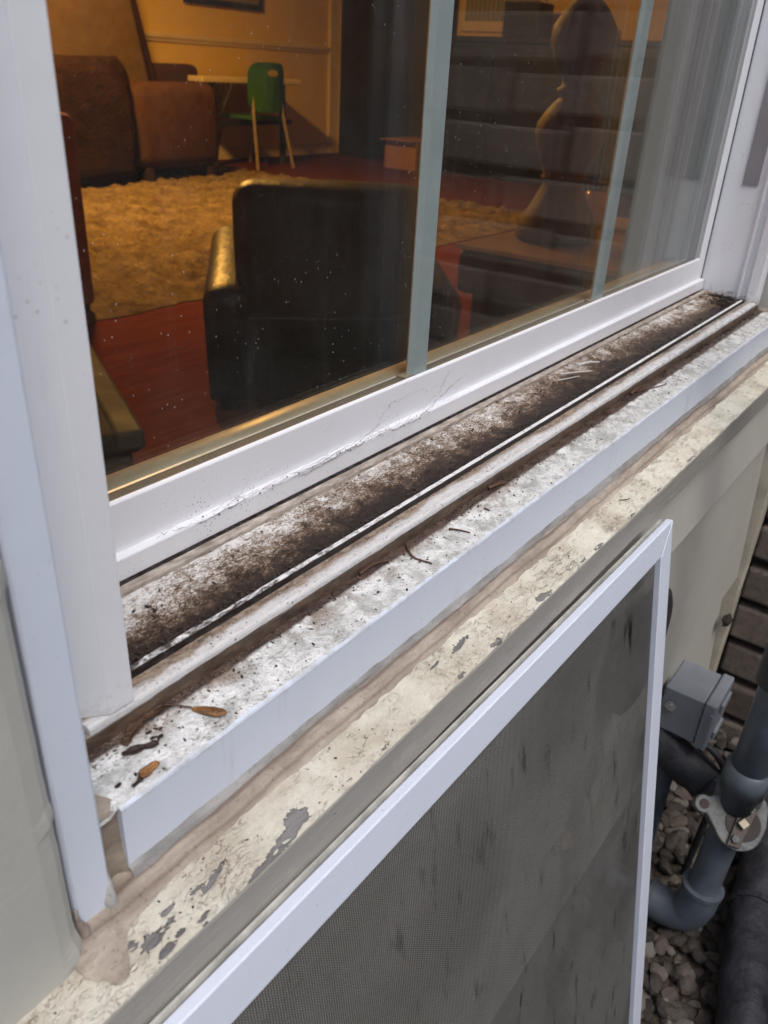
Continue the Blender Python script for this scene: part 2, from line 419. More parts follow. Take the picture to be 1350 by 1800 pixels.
# =================================================================== THE HOUSE WALL
house = thing('house_wall', 'taupe painted lap siding wall of the house below and around the window', 'wall', (0, .2, -.965))
def siding(zt, zb, zvis_top):
    # tilted board with a small rounded butt edge
    pts = [(.1645, zb), (.1640, zb + .002), (.1795, zt), (.1812, zt), (.1812, zb + .001)]
    return prof(pts, -1.2, 1.166, 60, jit=.0003, seed=zb * 50, freq=3)
for zt, zb in ((-.316, -.3985), (-.3965, -.645), (-.643, -.832)):
    obj('siding_board', siding(zt, zb, 0), m_siding, house, bevel=.0012)
bm = B()
box(bm, -1.2, 1.205, .1815, .34, -.965, -.3170); box(bm, -1.2, 1.205, .2165, .34, -.3170, -.2835)                 # below the window
box(bm, -1.2, .085, .1935, .34, -.2835, 1.75)                   # left of it
box(bm, 1.125, 1.205, .1935, .34, -.2835, 1.75)                 # right of it
box(bm, .085, 1.125, .1935, .34, .92, 1.75)                     # above it
box(bm, 1.205, 7.7, .1815, .34, -.965, 1.75)
obj('wall_core', bm, m_siding, house)
bm = B(); box(bm, -1.2, 1.17, .176, .1812, -.965, -.834)
obj('foundation', bm, simple('dark_concrete', (.10, .095, .09), .9, .4, 30, .004), house)
obj('corner_board', prof([(1.168, .1575), (1.1995, .1575), (1.1995, .181), (1.168, .181)], -.90, -.30, 60, 'z', jit=.0006, seed=4, freq=12), m_cream, house, bevel=.0015, label='weathered cream vertical board where the siding meets the brick')
# hole with old mortar where the siding has rotted beside the brick
bm = B(); bmesh.ops.create_icosphere(bm, subdivisions=3, radius=.013)
for v in bm.verts:
    v.co *= 1 + .35 * noise.noise(v.co * 120); v.co.z *= .7; v.co.y *= .5
xform(bm, Matrix.Translation((1.150, .158, -.712)))
obj('dark_gap', bm, simple('dark_hole', (.03, .022, .018), .9), house, smooth=True, label='dark hole at the lower edge of the corner board')

# painted casing board at the left of the window (stands on the wood sill)
lt = thing('painted_trim_board', 'wide taupe painted trim board at the left of the window, standing on the cream sill', 'trim', (-.1, .19, -.287))
pts = [(-.45, .1825), (.055, .1825), (.066, .1825), (.074, .1825), (.081, .1825), (.0862, .1838), (.0895, .187), (.0900, .1925), (-.45, .1935)]
bm = prof(pts, -.2895, 1.2, 420, 'z')
for v in bm.verts:
    if v.co.x > .084:
        g = max(0, noise.fractal(Vector((v.co.z * 45, 0, 3)), 1, 2, 3) - .05) * .0034
        v.co.x += g * .8; v.co.y -= g * .5
obj('board', bm, m_trimboard, lt, smooth=False)
# brick return wall at the right, facing the window
def brick_mat():
    q = M('old_brick')
    n = q.noise(7, 3); f = q.noise(60, 8, .7)
    rnd = q.attr('tone')
    c = q.mix(rnd, (.11, .085, .068), (.21, .17, .14))
    c = q.mix(q.rng(f, .45, .7, 0, .6), c, (.06, .05, .042))
    c = q.mix(q.rng(q.noise(22, 6), .58, .7, 0, .6), c, (.26, .24, .22))
    return q.fin(c, .85, q.bump(q.noise(120, 8, .75), .004))
bw = thing('brick_wall', 'rough brown brick return wall at the right of the siding', 'wall', (1.26, 0, -.965))
bm = B(); tone = []
zc = -1.07 + .0; row = 0; step = .0725
while zc < 1.4:
    y = .158 - (row % 2) * .105
    yy = .158
    while yy > -.16:
        L = .205 if (yy < .158 or row % 2 == 0) else .10
        a, b = yy - L, yy - .0
        j = [random.uniform(-.004, .004) for _ in range(6)]
        sub = rbox(1.2045 + j[0], 1.30, a + j[1], b + (0 if b > .15 else j[2]), zc + .008 + j[3], zc + step - .007 + j[4], .005, 2, 1, .004, row * 3 + yy * 7)
        t = random.random(); n0 = len(bm.verts)
        me = bpy.data.meshes.new('tmp'); sub.to_mesh(me); bm.from_mesh(me); bpy.data.meshes.remove(me)
        tone += [t] * (len(bm.verts) - n0); sub.free()
        yy = a - .012
    zc += step; row += 1
o = obj('bricks', bm, brick_mat(), bw)
at = o.data.attributes.new('tone', 'FLOAT', 'POINT'); at.data.foreach_set('value', tone)
bm = B(); box(bm, 1.222, 1.32, -.245, .176, -.965, 1.45)
obj('mortar', bm, simple('dark_mortar', (.05, .042, .036), .95, .4, 50, .004), bw)

# board fence added out of view to darken the low ground; mirrored in the glass
fe = thing('added_fence', 'unseen board fence added to darken the low ground, mirrored in the glass', 'fence', (0, -1.6, -.965))
mf = simple('fence_wood', (.06, .05, .042), .85, .35, 3, .003)
for k in range(60):
    bm = B(); x = -6 + k * .2; box(bm, x, x + .185, -1.6 + random.uniform(-.01, .01), -1.575, -.965, .85 + random.uniform(-.02, .02)); obj('board', bm, mf, fe)
bm = B(); box(bm, -6, 6, -1.66, -1.612, -.5, -.41); obj('rail', bm, mf, fe); bm = B(); box(bm, -6, 6, -1.66, -1.612, .4, .49); obj('rail', bm, mf, fe)

# =================================================================== CREAM WOOD SILL
ws = thing('wooden_sill', 'cream painted wooden sill, cracked and flaking, under the white metal sill', 'sill', (.4, .19, -.3))
TOPK = (.2893 - .283) / (.215 - .162)
def wz(y): return -.283 - (.215 - y) * TOPK
PEEL = [(.185, .1685, .0060, .0035, 1.25, 0), (.178, .1655, .0075, .0030, 1.25, .2), (.168, .1635, .0075, .0022, 1.1, .15), (.156, .1622, .0060, .0016, 1.0, .1),
        (.1415, .1737, .0080, .0014, 1.1, .25), (.134, .1752, .0028, .0012, 1.0, 0),
        (.1035, .1755, .0022, .0016, 1.2, 0), (.1085, .1715, .0055, .0022, 1.1, .1), (.117, .1722, .0040, .0012, 1.0, .2), (.1115, .1650, .0045, .0016, 1.1, .1),
        (.119, .1665, .004, .0012, .9, .1), (.128, .1645, .004, .001, .9, .1), (.121, .1765, .003, .0012, .9, .1),
        (.4136, .1650, .0060, .0022, 1.2, 0), (.4200, .1635, .0050, .0016, 1.0, 0), (.355, .1637, .0032, .0024, 1.2, .2), (.349, .1640, .0020, .0012, 1.0, 0),
        (.3157, .1637, .0045, .0012, 1.0, 0), (.500, .1632, .008, .0012, 1.0, 0), (.47, .1635, .006, .001, .95, 0),
        (.335, .1780, .009, .0016, .95, .1), (.31, .1790, .006, .0010, .9, .1), (.56, .163, .007, .001, .95, 0),
        (.62, .1632, .006, .0011, .9, 0), (.70, .1632, .010, .001, .9, 0), (.245, .1640, .004, .0009, .9, 0), (.097, .1685, .0035, .001, .9, 0)]
def peelv(x, y):
    s = 0
    for (px, py, rx, ry, a, sh) in PEEL:
        dx = x - px
        if abs(dx) > rx * 3: continue
        d = math.hypot(dx / rx, (y - py - sh * dx) / ry)
        s = max(s, a * math.exp(-d * d * .8))
    # the long crack just behind the front arris
    yl = .1648 + .0012 * noise.noise(Vector((x * 22, 0, 0))) + .0006 * noise.noise(Vector((x * 90, 4, 0)))
    k = max(0, 1 - abs(y - yl) / .00028) * (.45 + .5 * noise.noise(Vector((x * 14, 8, 0))))
    return max(s, k) if .12 < x < .75 else s
bm = B(); NX, NY = 1500, 56
def xat(i):
    u = i / NX
    return -.35 + .40 * (u / .02) if u < .02 else .05 + 1.11 * ((u - .02) / .98) ** 1.35
g = []; vals = []
for i in range(NX + 1):
    x = xat(i); col = []
    for j in range(NY + 1):
        y = .1618 + (.216 - .1618) * (j / NY) ** 1.25
        pv = peelv(x, y)
        z = wz(y) + .0004 * noise.fractal(Vector((x * 60, y * 120, 1)), 1, 2, 4) - .0007 * min(1, max(0, (pv - .3) * 3))
        if j == 0: z -= .0006
        yy = y + (.0005 * noise.fractal(Vector((x * 40, 0, 7)), 1, 2, 4) if j < 3 else 0)
        col.append(bm.verts.new((x, yy, z))); vals.append(pv)
    g.append(col)
for i in range(NX):
    for j in range(NY): bm.faces.new((g[i][j], g[i + 1][j], g[i + 1][j + 1], g[i][j + 1]))
o = obj('sill_top', bm, m_wood, ws, smooth=True)
at = o.data.attributes.new('peel', 'FLOAT', 'POINT'); at.data.foreach_set('value', vals)
rf_ = random.Random(21); bm = B(); made = 0
while made < 120:
    if rf_.random() < .45:
        x = .07 + .75 * rf_.random() ** 1.2; y = .1620 + rf_.random() * .0022; ok = True
    else:
        p_ = PEEL[rf_.randrange(len(PEEL))]; x = p_[0] + rf_.gauss(0, p_[2] * 1.1); y = p_[1] + rf_.gauss(0, p_[3] * 1.2) + p_[5] * (x - p_[0]); ok = .22 < peelv(x, y) < .75 and y > .162
    if not ok: continue
    made += 1; L = rf_.uniform(.0015, .0048); Wd = L * rf_.uniform(.16, .36); k = 7; an = rf_.gauss(0, .25)
    ring = [(L * .5 * math.cos(6.283 * i / k) * rf_.uniform(.7, 1.2), Wd * .5 * math.sin(6.283 * i / k) * rf_.uniform(.7, 1.2)) for i in range(k)]
    tilt = rf_.uniform(.03, .30); zz = wz(y) + .0001; lo, hi = [], []
    for a_, b_ in ring:
        cx_ = x + a_ * math.cos(an) - b_ * math.sin(an); cy_ = y + a_ * math.sin(an) + b_ * math.cos(an); h_ = (b_ + Wd * .5) * tilt + .0002 * (a_ / L) ** 2
        lo.append(bm.verts.new((cx_, cy_, zz + h_))); hi.append(bm.verts.new((cx_, cy_, zz + h_ + .00022)))
    bm.faces.new(lo[::-1]); bm.faces.new(hi)
    for i in range(k): bm.faces.new((lo[i], lo[(i + 1) % k], hi[(i + 1) % k], hi[i]))
o = obj('paint_flakes', bm, simple('cream_flake', (.56, .53, .43), .65, .3, 200, .0004), ws); o['kind'] = 'stuff'
pts = [(.1622, -.2902), (.1616, -.2915), (.1616, -.3155), (.1630, -.3165), (.20, -.3165), (.20, -.2915)]
bm = prof(pts, -.35, 1.16, 500, jit=.0004, seed=5, freq=25)
obj('sill_front', bm, m_taupe, ws, smooth=False)
# caulk bead between metal cap and wood sill
def caulk(ys, zs, x0, x1, n, wid, seed, extra=None):
    bm = B(); rings = []
    for i in range(n + 1):
        x = x0 + (x1 - x0) * i / n; ring = []
        e = extra(x) if extra else 0
        for k in range(7):
            t = k / 6; y = ys[0] + (ys[1] - e - ys[0]) * t; z = zs[0] + (zs[1] - zs[0]) * t + wid * math.sin(math.pi * t)
            z += .0005 * noise.fractal(Vector((x * 60, k * .8, seed)), 1, 2, 4)
            y += .0007 * noise.fractal(Vector((x * 35, k * .3, seed + 5)), 1, 2, 4)
            ring.append(bm.verts.new((x, y, z)))
        rings.append(ring)
    for i in range(n):
        for k in range(6): bm.faces.new((rings[i][k], rings[i + 1][k], rings[i + 1][k + 1], rings[i][k + 1]))
    return bm
def spill(x):
    e = .0018 * noise.noise(Vector((x * 30, 3, 0))) + .0008 * noise.noise(Vector((x * 150, 3, 0)))
    if x < .125: e += .0035 * min(1, (.125 - x) / .02)
    if .082 < x < .106: e += .0145 * math.sin(math.pi * (x - .082) / .024) ** 1.5 * (1 + .5 * noise.noise(Vector((x * 300, 5, 0)))) + .0018 * noise.noise(Vector((x * 420, 1, 0)))
    return e
bm = caulk((.2005, .1848), (-.2802, -.2868), .085, 1.15, 500, .0012, 1, spill)
obj('caulk_bead', bm, m_caulk, ws, smooth=True, label='brown stained bead of caulk along the back of the cream sill')
bm = caulk((.1974, .1942), (-.2772, -.2836), .12, 1.15, 400, .0004, 9, lambda x: .0028 * max(0, noise.noise(Vector((x * 6, 0, 0))) + .25) + .0006 * noise.noise(Vector((x * 40, 2, 0))))
obj('caulk_bead', bm, m_caulk_gray, ws, smooth=True, label='gray smear of caulk under the white nose')

# =================================================================== WHITE METAL SILL CAP
cap = thing('metal_sill', 'white coated metal window sill with dirty mottled top between frame and cream sill', 'sill', (.6, .21, -.265))
K2 = .1186
def sz(y): return -.2435 - (.2265 - y) * K2
bm = B(); g = []
NX = 700
for i in range(NX + 1):
    x = .1085 + (1.128 - .1085) * (i / NX) ** 1.2; col = []
    for j in range(25):
        y = .1985 + (.235 - .1985) * j / 24
        z = sz(y) + .00035 * noise.fractal(Vector((x * 50, y * 90, 2)), 1, 2, 4)
        if x < .1205 and y < .205: z -= .003 * min(1, (.1205 - x) / .004)
        col.append(bm.verts.new((x, y, z)))
    g.append(col)
for i in range(NX):
    for j in range(24): bm.faces.new((g[i][j], g[i + 1][j], g[i + 1][j + 1], g[i][j + 1]))
obj('sill_surface', bm, m_sillcap, cap, smooth=True)
pts = [(.1985, sz(.1985) + .0001), (.1975, sz(.1975) - .0002), (.1970, sz(.197) - .0010), (.1970, -.2792), (.1978, -.2802), (.215, -.2802), (.215, -.2480), (.1990, -.2480)]
obj('sill_nose', prof(pts, .1203, 1.150, 400, jit=.00025, seed=3, freq=50), m_nose, cap, smooth=False)
def blobtube(pts, rad, n=14, amp=.25, f=260, k=0, flat=(1, 1, 1)):
    bm = B(); c = curve(pts, 6); m_ = len(pts) - 1
    rr_ = [rad[min(m_, int(i / 6))] * (1 - (i / 6) % 1) + rad[min(m_, int(i / 6) + 1)] * ((i / 6) % 1) for i in range(len(c))]
    rr_[0] *= .3; rr_[-1] *= .3
    tube(bm, c, rr_, n)
    for v in bm.verts:
        d = Vector((noise.noise(v.co * f + Vector((k, 0, 0))), noise.noise(v.co * f + Vector((0, k + 5, 0))), noise.noise(v.co * f + Vector((0, 0, k + 9)))))
        v.co += d * rad[1] * amp
    return bm
bm = B(); path = curve([(0, .2190, -.2449), (0, .2080, -.2464), (0, .2010, -.2478), (0, .1990, -.2500), (0, .1990, -.2620), (0, .1975, -.2760), (0, .1950, -.2850), (0, .1900, -.2885)], 8); g = []
for i, p in enumerate(path):
    col = []
    for k in range(9):
        t = k / 8; dp = .0022 * math.sin(math.pi * t)
        n_ = .0012 * noise.fractal(Vector((t * 2, p.y * 160, p.z * 160)), 1, 2, 4)
        xr = .1218 if p.z < -.2480 else .1225 - max(0, (p.y - .2005)) * .62
        x = .1075 + (xr - .1075) * t + (.0008 * noise.noise(Vector((k, p.z * 200, p.y * 200))))
        if p.z > -.249: col.append(bm.verts.new((x, p.y, p.z + .0014 - dp * .3 + n_)))
        else: col.append(bm.verts.new((x, p.y + dp + n_, p.z)))
    g.append(col)
for i in range(len(g) - 1):
    for k in range(8): bm.faces.new((g[i][k], g[i + 1][k], g[i + 1][k + 1], g[i][k + 1]))
obj('end_caulk', bm, m_caulk_tan, cap, smooth=True)

# white wrapped casings
cl = thing('side_casing', 'white metal wrapped casing left of the window, ending in caulk on the cream sill', 'casing', (.1, .2, -.286), group='white casings beside the window')
pts = [(.0935, .1935), (.0938, .1926), (.0946, .192), (.1075, .192), (.1085, .1928), (.1085, .2255), (.1275, .2365), (.1275, .26), (.0935, .26)]
bm = prof(pts, -.2855, 1.0, 160, 'z', jit=.00035, seed=11, freq=9)
obj('metal_wrap', bm, m_wrap, cl)
mtc = caulk_mat('taupe_caulk', (.24, .19, .165), (.36, .31, .28))
obj('foot_caulk', blobtube([(.1083, .1945, -.266), (.1080, .1935, -.272), (.1075, .1925, -.279), (.108, .191, -.286)], [.0008, .0018, .0026, .0022]), caulk_mat('pale_caulk', (.36, .35, .33), (.50, .49, .47)), cl, smooth=True)
obj('foot_caulk', blobtube([(.0925, .1900, -.268), (.0930, .1900, -.276), (.0945, .1895, -.283), (.0960, .1885, -.287)], [.0006, .0016, .0026, .0030], k=3, amp=.6), mtc, cl, smooth=True)
cr = thing('side_casing', 'white metal wrapped casing right of the window beside the brick', 'casing', (1.15, .2, -.245), group='white casings beside the window')
pts = [(1.128, .2385), (1.128, .193), (1.129, .192), (1.1615, .192), (1.1625, .193), (1.1625, .2385)]
obj('metal_wrap', prof(pts, -.2425, 1.0, 40, 'z', jit=.0003, seed=21, freq=9), m_wrap, cr)
bm = B()
for k, (x, y, z, r, s) in enumerate([(1.120, .233, -.242, .006, (1.3, .8, .7)), (1.125, .222, -.2445, .006, (.8, 1.6, .6)), (1.128, .208, -.246, .0055, (.7, 1.9, .6)), (1.135, .194, -.2475, .006, (1.6, .8, .6))]):
    vs = bmesh.ops.create_icosphere(bm, subdivisions=3, radius=r)['verts']
    for v in vs: v.co *= 1 + .2 * noise.noise(v.co * 260 + Vector((k * 5, 0, 0)))
    xform(bm, Matrix.Translation((x, y, z)) @ Matrix.Diagonal((*s, 1)), vs)
obj('foot_caulk', bm, m_caulk_tan, cr, smooth=True)
# =================================================================== THE WINDOW
win = thing('sliding_window', 'white vinyl sliding window with dirt filled bottom track and vertical grille bars', 'window', (.6, .28, -.245))
fr = obj('outer_frame', prof([(.3185, -.2440), (.2385, -.2440), (.2385, -.2365), (.2425, -.2365), (.2425, -.2375), (.3185, -.2375)], .1505, 1.1025, 1), m_vinyl, win)
# pieces of the bottom track
g = []; bm = B()
NX = 420
for i in range(NX + 1):
    x = .1515 + (1.1025 - .1515) * (i / NX) ** 1.2; col = []
    for j in range(31):
        t = j / 30; y = .2450 + (.2885 - .2450) * t
        z = -.2348 + .0046 * max(0, t - .08) / .92
        z += .0007 * noise.fractal(Vector((x * 70, y * 160, 4)), 1, 2, 5) + .0012 * max(0, noise.noise(Vector((x * 18, y * 60, 9))))
        z += .004 * max(0, 1 - (1.1025 - x) / .02) ** 2 * (.5 + noise.noise(Vector((x * 80, y * 80, 1))))
        col.append(bm.verts.new((x, y, z)))
    g.append(col)
for i in range(NX):
    for j in range(30): bm.faces.new((g[i][j], g[i + 1][j], g[i + 1][j + 1], g[i][j + 1]))
obj('track_floor', bm, m_track, fr, smooth=True)
obj('track_ridge', prof([(.2880, -.2365), (.2880, -.2280), (.2884, -.2276), (.2930, -.2274), (.2930, -.2365)], .1515, 1.1025, 200, jit=.0001, seed=1), m_ridge, fr)
bm = prof([(.2426, -.2365), (.2426, -.2318), (.2430, -.2315), (.2452, -.2315), (.2456, -.2318), (.2456, -.2365)], .1515, 1.1025, 500, jit=.00018, seed=6, freq=120)
for v in bm.verts:
    if v.co.x < .30 and v.co.z > -.234: v.co.z += .0012 * noise.fractal(Vector((v.co.x * 130, v.co.y * 300, 3)), 1, 2, 4) * (.30 - v.co.x) / .15
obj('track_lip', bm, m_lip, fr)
bm = prof([(.2385, -.2368), (.2385, -.2322), (.2380, -.2317), (.2280, -.2317), (.2268, -.2321), (.2263, -.2332), (.2263, -.2352), (.232, -.2352), (.232, -.2368)], .1300, 1.1180, 500, jit=.00012, seed=8, freq=60)
obj('outer_bead', bm, m_bead, fr)
obj('bead_face', prof([(.2263, -.2354), (.2266, -.2450), (.234, -.2450), (.234, -.2354)], .1175, 1.1180, 200, jit=.0001, seed=9), m_beadface, fr)
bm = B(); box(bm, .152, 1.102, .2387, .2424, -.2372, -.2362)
obj('channel_strip', bm, simple('channel_strip', (.04, .03, .024), .8, .5, 200, .002), fr)  # dark strip along the bottom of the channel
# left jamb
pts = [(.1515, .2262), (.1513, .32), (.1275, .32), (.1275, .2362), (.1395, .2270), (.1402, .2262)]
obj('left_jamb', prof(pts, -.2315, .92, 40, 'z', jit=.0001, seed=31, freq=8), m_vinyl_clean, fr, bevel=.0006)
# right jamb: reveal, thin fin, second fin
rj = [(1.1028, .3185), (1.1028, .2512), (1.0990, .2510), (1.0988, .2484), (1.1045, .2480), (1.1045, .2400), (1.0985, .2392), (1.0978, .2275), (1.0990, .2262), (1.1180, .2262), (1.1255, .2400), (1.1255, .3185)]
obj('right_jamb', prof(rj, -.2340, .92, 30, 'z', jit=.0001, seed=33, freq=8), m_vinyl, fr, bevel=.0004)
bm = B(); box(bm, 1.1012, 1.1029, .2590, .2770, -.099, .92)
obj('jamb_cover', bm, simple('gray_cover', (.26, .25, .26), .5, .1, 20), fr, label='gray strip let into the right jamb, starting above the sill')
bm = B(); box(bm, .1275, 1.1255, .2262, .3185, .92, .95); obj('head', bm, m_vinyl, fr)
# sash
sa = obj('sash', prof([(.3000, -.2140), (.3000, -.1875), (.3008, -.1865), (.3025, -.1862), (.3025, -.1905), (.3188, -.1905), (.3188, -.2260), (.2975, -.2268), (.2952, -.2266), (.2950, -.2150), (.2955, -.2142)], .1520, 1.1015, 60, jit=.00008, seed=12, freq=15), m_rail, win, bevel=.0004)
obj('stile', prof([(1.0790, .3028), (1.0778, .3010), (1.0785, .2998), (1.1000, .2998), (1.1010, .3010), (1.1010, .3185), (1.0790, .3185)], -.2255, .92, 20, 'z', jit=.00008, seed=13), m_vinyl_clean, sa, bevel=.0004)
bm = B(); box(bm, .152, 1.10, .2998, .3185, .89, .92); obj('top_rail', bm, m_vinyl_clean, sa)
bm = B(); box(bm, 1.1012, 1.1027, .2990, .3170, -.2255, .92); obj('weatherstrip', bm, simple('dark_pile', (.08, .075, .075), .9), sa)

def glass(name, dust):
    q = M(name); t = q.t
    gl = q.n('ShaderNodeBsdfGlossy'); gl.inputs['Roughness'].default_value = 0.0; gl.inputs['Color'].default_value = (1, 1, 1, 1)
    tr = q.n('ShaderNodeBsdfTransparent'); tr.inputs[0].default_value = (.95, .97, .96, 1)
    geo = q.n('ShaderNodeNewGeometry'); ior = q.rng(geo.outputs['Backfacing'], 0, 1, 1.40, 1 / 1.40)
    fr_ = q.n('ShaderNodeFresnel'); q.inp(fr_.inputs[0], ior)
    mx = q.n('ShaderNodeMixShader'); q.inp(mx.inputs[0], fr_.outputs[0]); q.inp(mx.inputs[1], tr.outputs[0]); q.inp(mx.inputs[2], gl.outputs[0])
    last = mx.outputs[0]
    if dust:
        df = q.n('ShaderNodeBsdfDiffuse'); df.inputs[0].default_value = (.6, .6, .58, 1)
        a = q.rng(q.vor(210, q.scale((1, 1, .6))), .04, .09, 1, 0); a = q.ma('MULTIPLY', a, q.rng(q.noise(9, 3), .42, .56))
        a2 = q.rng(q.vor(520), .07, .16, 1, 0); a2 = q.ma('MULTIPLY', a2, q.rng(q.noise(16, 4), .52, .66, 0, .35))
        haze = q.rng(q.noise(14, 6, .7), .35, .75, .004, .022)
        st = q.rng(q.noise(60, 5, .7, q.scale((1, 1, .1))), .58, .8, 0, .03)
        f = q.ma('ADD', q.ma('ADD', q.ma('MAXIMUM', q.ma('MULTIPLY', a, .55), q.ma('MULTIPLY', a2, .5)), haze), st)
        m2 = q.n('ShaderNodeMixShader'); q.inp(m2.inputs[0], f); q.inp(m2.inputs[1], last); q.inp(m2.inputs[2], df.outputs[0]); last = m2.outputs[0]
    t.links.new(last, t.nodes['Material Output'].inputs[0]); return q.m
bm = B(); box(bm, .153, 1.0905, .3028, .3056, -.1900, .905); obj('glass_pane', bm, glass('dusty_glass', True), sa)
bm = B(); box(bm, .153, 1.0905, .3156, .3184, -.1900, .905); obj('glass_pane', bm, glass('inner_glass', False), sa)
m_spacer = simple('dark_spacer', (.07, .07, .055), .7, .2, 60, 0, 0)
bm = B(); box(bm, .153, 1.0788, .3058, .3154, -.1904, -.1898); box(bm, 1.0766, 1.0774, .3058, .3154, -.19, .905); obj('spacer', bm, m_spacer, sa)
m_munt = simple('gray_green_muntin', (.38, .43, .44), .45, .06, 40, .0002)
for x0 in (.145, .459, .7745):
    pts = [(x0, .3105), (x0 + .004, .3072), (x0 + .020, .3072), (x0 + .0245, .3105), (x0 + .020, .3140), (x0 + .004, .3140)]
    obj('grille_bar', prof(pts, -.1895, .9, 1, 'z'), m_munt, sa, bevel=.0004)
    bm = B(); box(bm, x0 - .007, x0 + .005, .3065, .3145, -.1897, -.1880); obj('bar_clip', bm, simple('brown_clip', (.22, .18, .14), .6), sa)
# inner sash bead and stool seen through the glass
m_bead_in = simple('inner_white_bead', (.42, .36, .27), .42, .12, 30, .0003)
pts = [(.3190, -.2300), (.3190, -.1935), (.3200, -.1915), (.3225, -.1902), (.3260, -.1900), (.3320, -.1908), (.3390, -.1935), (.3425, -.1975), (.3440, -.2050), (.3440, -.2300)]
obj('inner_bead', prof(pts, .153, 1.098, 4), m_bead_in, win, smooth=True)
pts = [(1.098, .3190), (1.068, .3190), (1.062, .3230), (1.062, .3380), (1.068, .3440), (1.098, .3440)]
m_teal = simple('shaded_gray_vinyl', (.15, .18, .17), .5, .1, 20)
obj('inner_bead', prof(pts, -.229, .92, 1, 'z'), m_teal, win, bevel=.002)
pts = [(1.0785, .3460), (1.0785, .40), (1.098, .40), (1.098, .3460)]
obj('inner_jamb', prof(pts, -.229, .92, 1, 'z'), m_teal, win, bevel=.001)

# =================================================================== WINDOW SCREEN leaning on the sill
m_mesh = (lambda q: q.fin(q.mix(q.rng(q.noise(60, 7, .7, q.scale((1, 1, .12))), .585, .68), q.mix(q.rng(q.noise(9, 4), .4, .6), (.10, .097, .09), (.15, .147, .138)), (.010, .009, .008)), .5, None))(M('fiberglass_mesh'))
SW, SH = .98, .655
sc = thing('window_screen', 'white framed window screen leaning against the wall below the sill', 'window screen', (.6385, .1508, -.3210), (-R(9.5), R(1.2), 0))
sc.rotation_mode = 'XYZ'
# local: x to the left is negative, z down is negative, y=0 is the front face, +y towards the wall
FW = .0245
def bar(pl): return obj(*pl)
def miter_bar(name, quad, label=None):
    bm = B()
    f = [bm.verts.new((x, 0, z)) for x, z in quad]; b = [bm.verts.new((x, .0062, z)) for x, z in quad]
    bm.faces.new(f); bm.faces.new(b[::-1])
    for i in range(4): bm.faces.new((f[i], f[(i + 1) % 4], b[(i + 1) % 4], b[i]))
    return obj(name, bm, m_screenframe, sc, local=True, bevel=.0009, seg=3, label=label)
e = .00015
miter_bar('frame_bar', [(-SW + e, 0), (-e, 0), (-FW - e, -FW), (-SW + FW + e, -FW)])
miter_bar('frame_bar', [(0, -e), (0, -SH + e), (-FW, -SH + FW + e), (-FW, -FW - e)])
miter_bar('frame_bar', [(-SW, -e), (-SW + FW, -FW - e), (-SW + FW, -SH + FW + e), (-SW, -SH + e)])
miter_bar('frame_bar', [(-e, -SH), (-SW + e, -SH), (-SW + FW + e, -SH + FW), (-FW - e, -SH + FW)])
bm = B(); box(bm, -SW + .002, -.002, .0064, .0079, -FW + .004, -.0035); obj('groove', bm, simple('dark_groove', (.10, .085, .07), .7), sc, local=True)
bm = B(); box(bm, -SW + .003, -.005, .0081, .0096, -FW + .004, .0004); obj('back_flange', bm, simple('beige_flange', (.50, .48, .43), .6, .3, 60), sc, local=True)
bm = B(); y0 = .0052
px = .00155; rr = .000135
x = -SW + FW; zt, zb = -FW + .001, -SH + FW - .001
while x < -FW:
    box(bm, x - rr, x + rr, y0 - rr, y0 + rr, zb, zt); x += px
z = zb
while z < zt:
    box(bm, -SW + FW - .001, -FW + .001, y0 + rr * .6 - rr, y0 + rr * .6 + rr, z - rr, z + rr); z += px
obj('mesh', bm, m_mesh, sc, local=True)

# =================================================================== SERVICES beside the screen
m_pvc = simple('gray_pvc', (.085, .10, .12), .38, .2, 30, .0004)
m_pvc_dark = simple('gray_pvc_worn', (.07, .085, .10), .45, .3, 40, .0004)
m_boxplastic = simple('gray_box_plastic', (.20, .215, .24), .45, .15, 20, .0003)
eb = thing('electrical_box', 'gray plastic electrical box on the siding behind the screen corner', 'electrical box', (.888, .16, -.80))
bm = rbox(.853, .922, .1135, .1625, -.714, -.6485, .0025); obj('body', bm, m_boxplastic, eb)
cv = obj('cover', rbox(.8505, .9245, .0985, .1128, -.717, -.646, .003), m_boxplastic, eb)
bm = B(); box(bm, .848, .8503, .1000, .1035, -.714, -.66); obj('rib', bm, m_boxplastic, cv)
obj('latch', rbox(.8700, .905, .0945, .0982, -.668, -.655, .001), m_boxplastic, cv); obj('latch', rbox(.8700, .905, .0945, .0982, -.710, -.698, .001), m_boxplastic, cv)
bm = B(); tube(bm, [(.858, .150, -.672), (.846, .150, -.672)], .004, 8); tube(bm, [(.850, .150, -.672), (.8485, .150, -.672)], .007, 6); obj('screw', bm, simple('zinc', (.5, .5, .5), .35, .2, 80, 0, .8), eb)
bm = B(); tube(bm, [(.872, .140, -.713), (.872, .140, -.965)], .0135, 20); obj('conduit', bm, m_pvc_dark, eb)

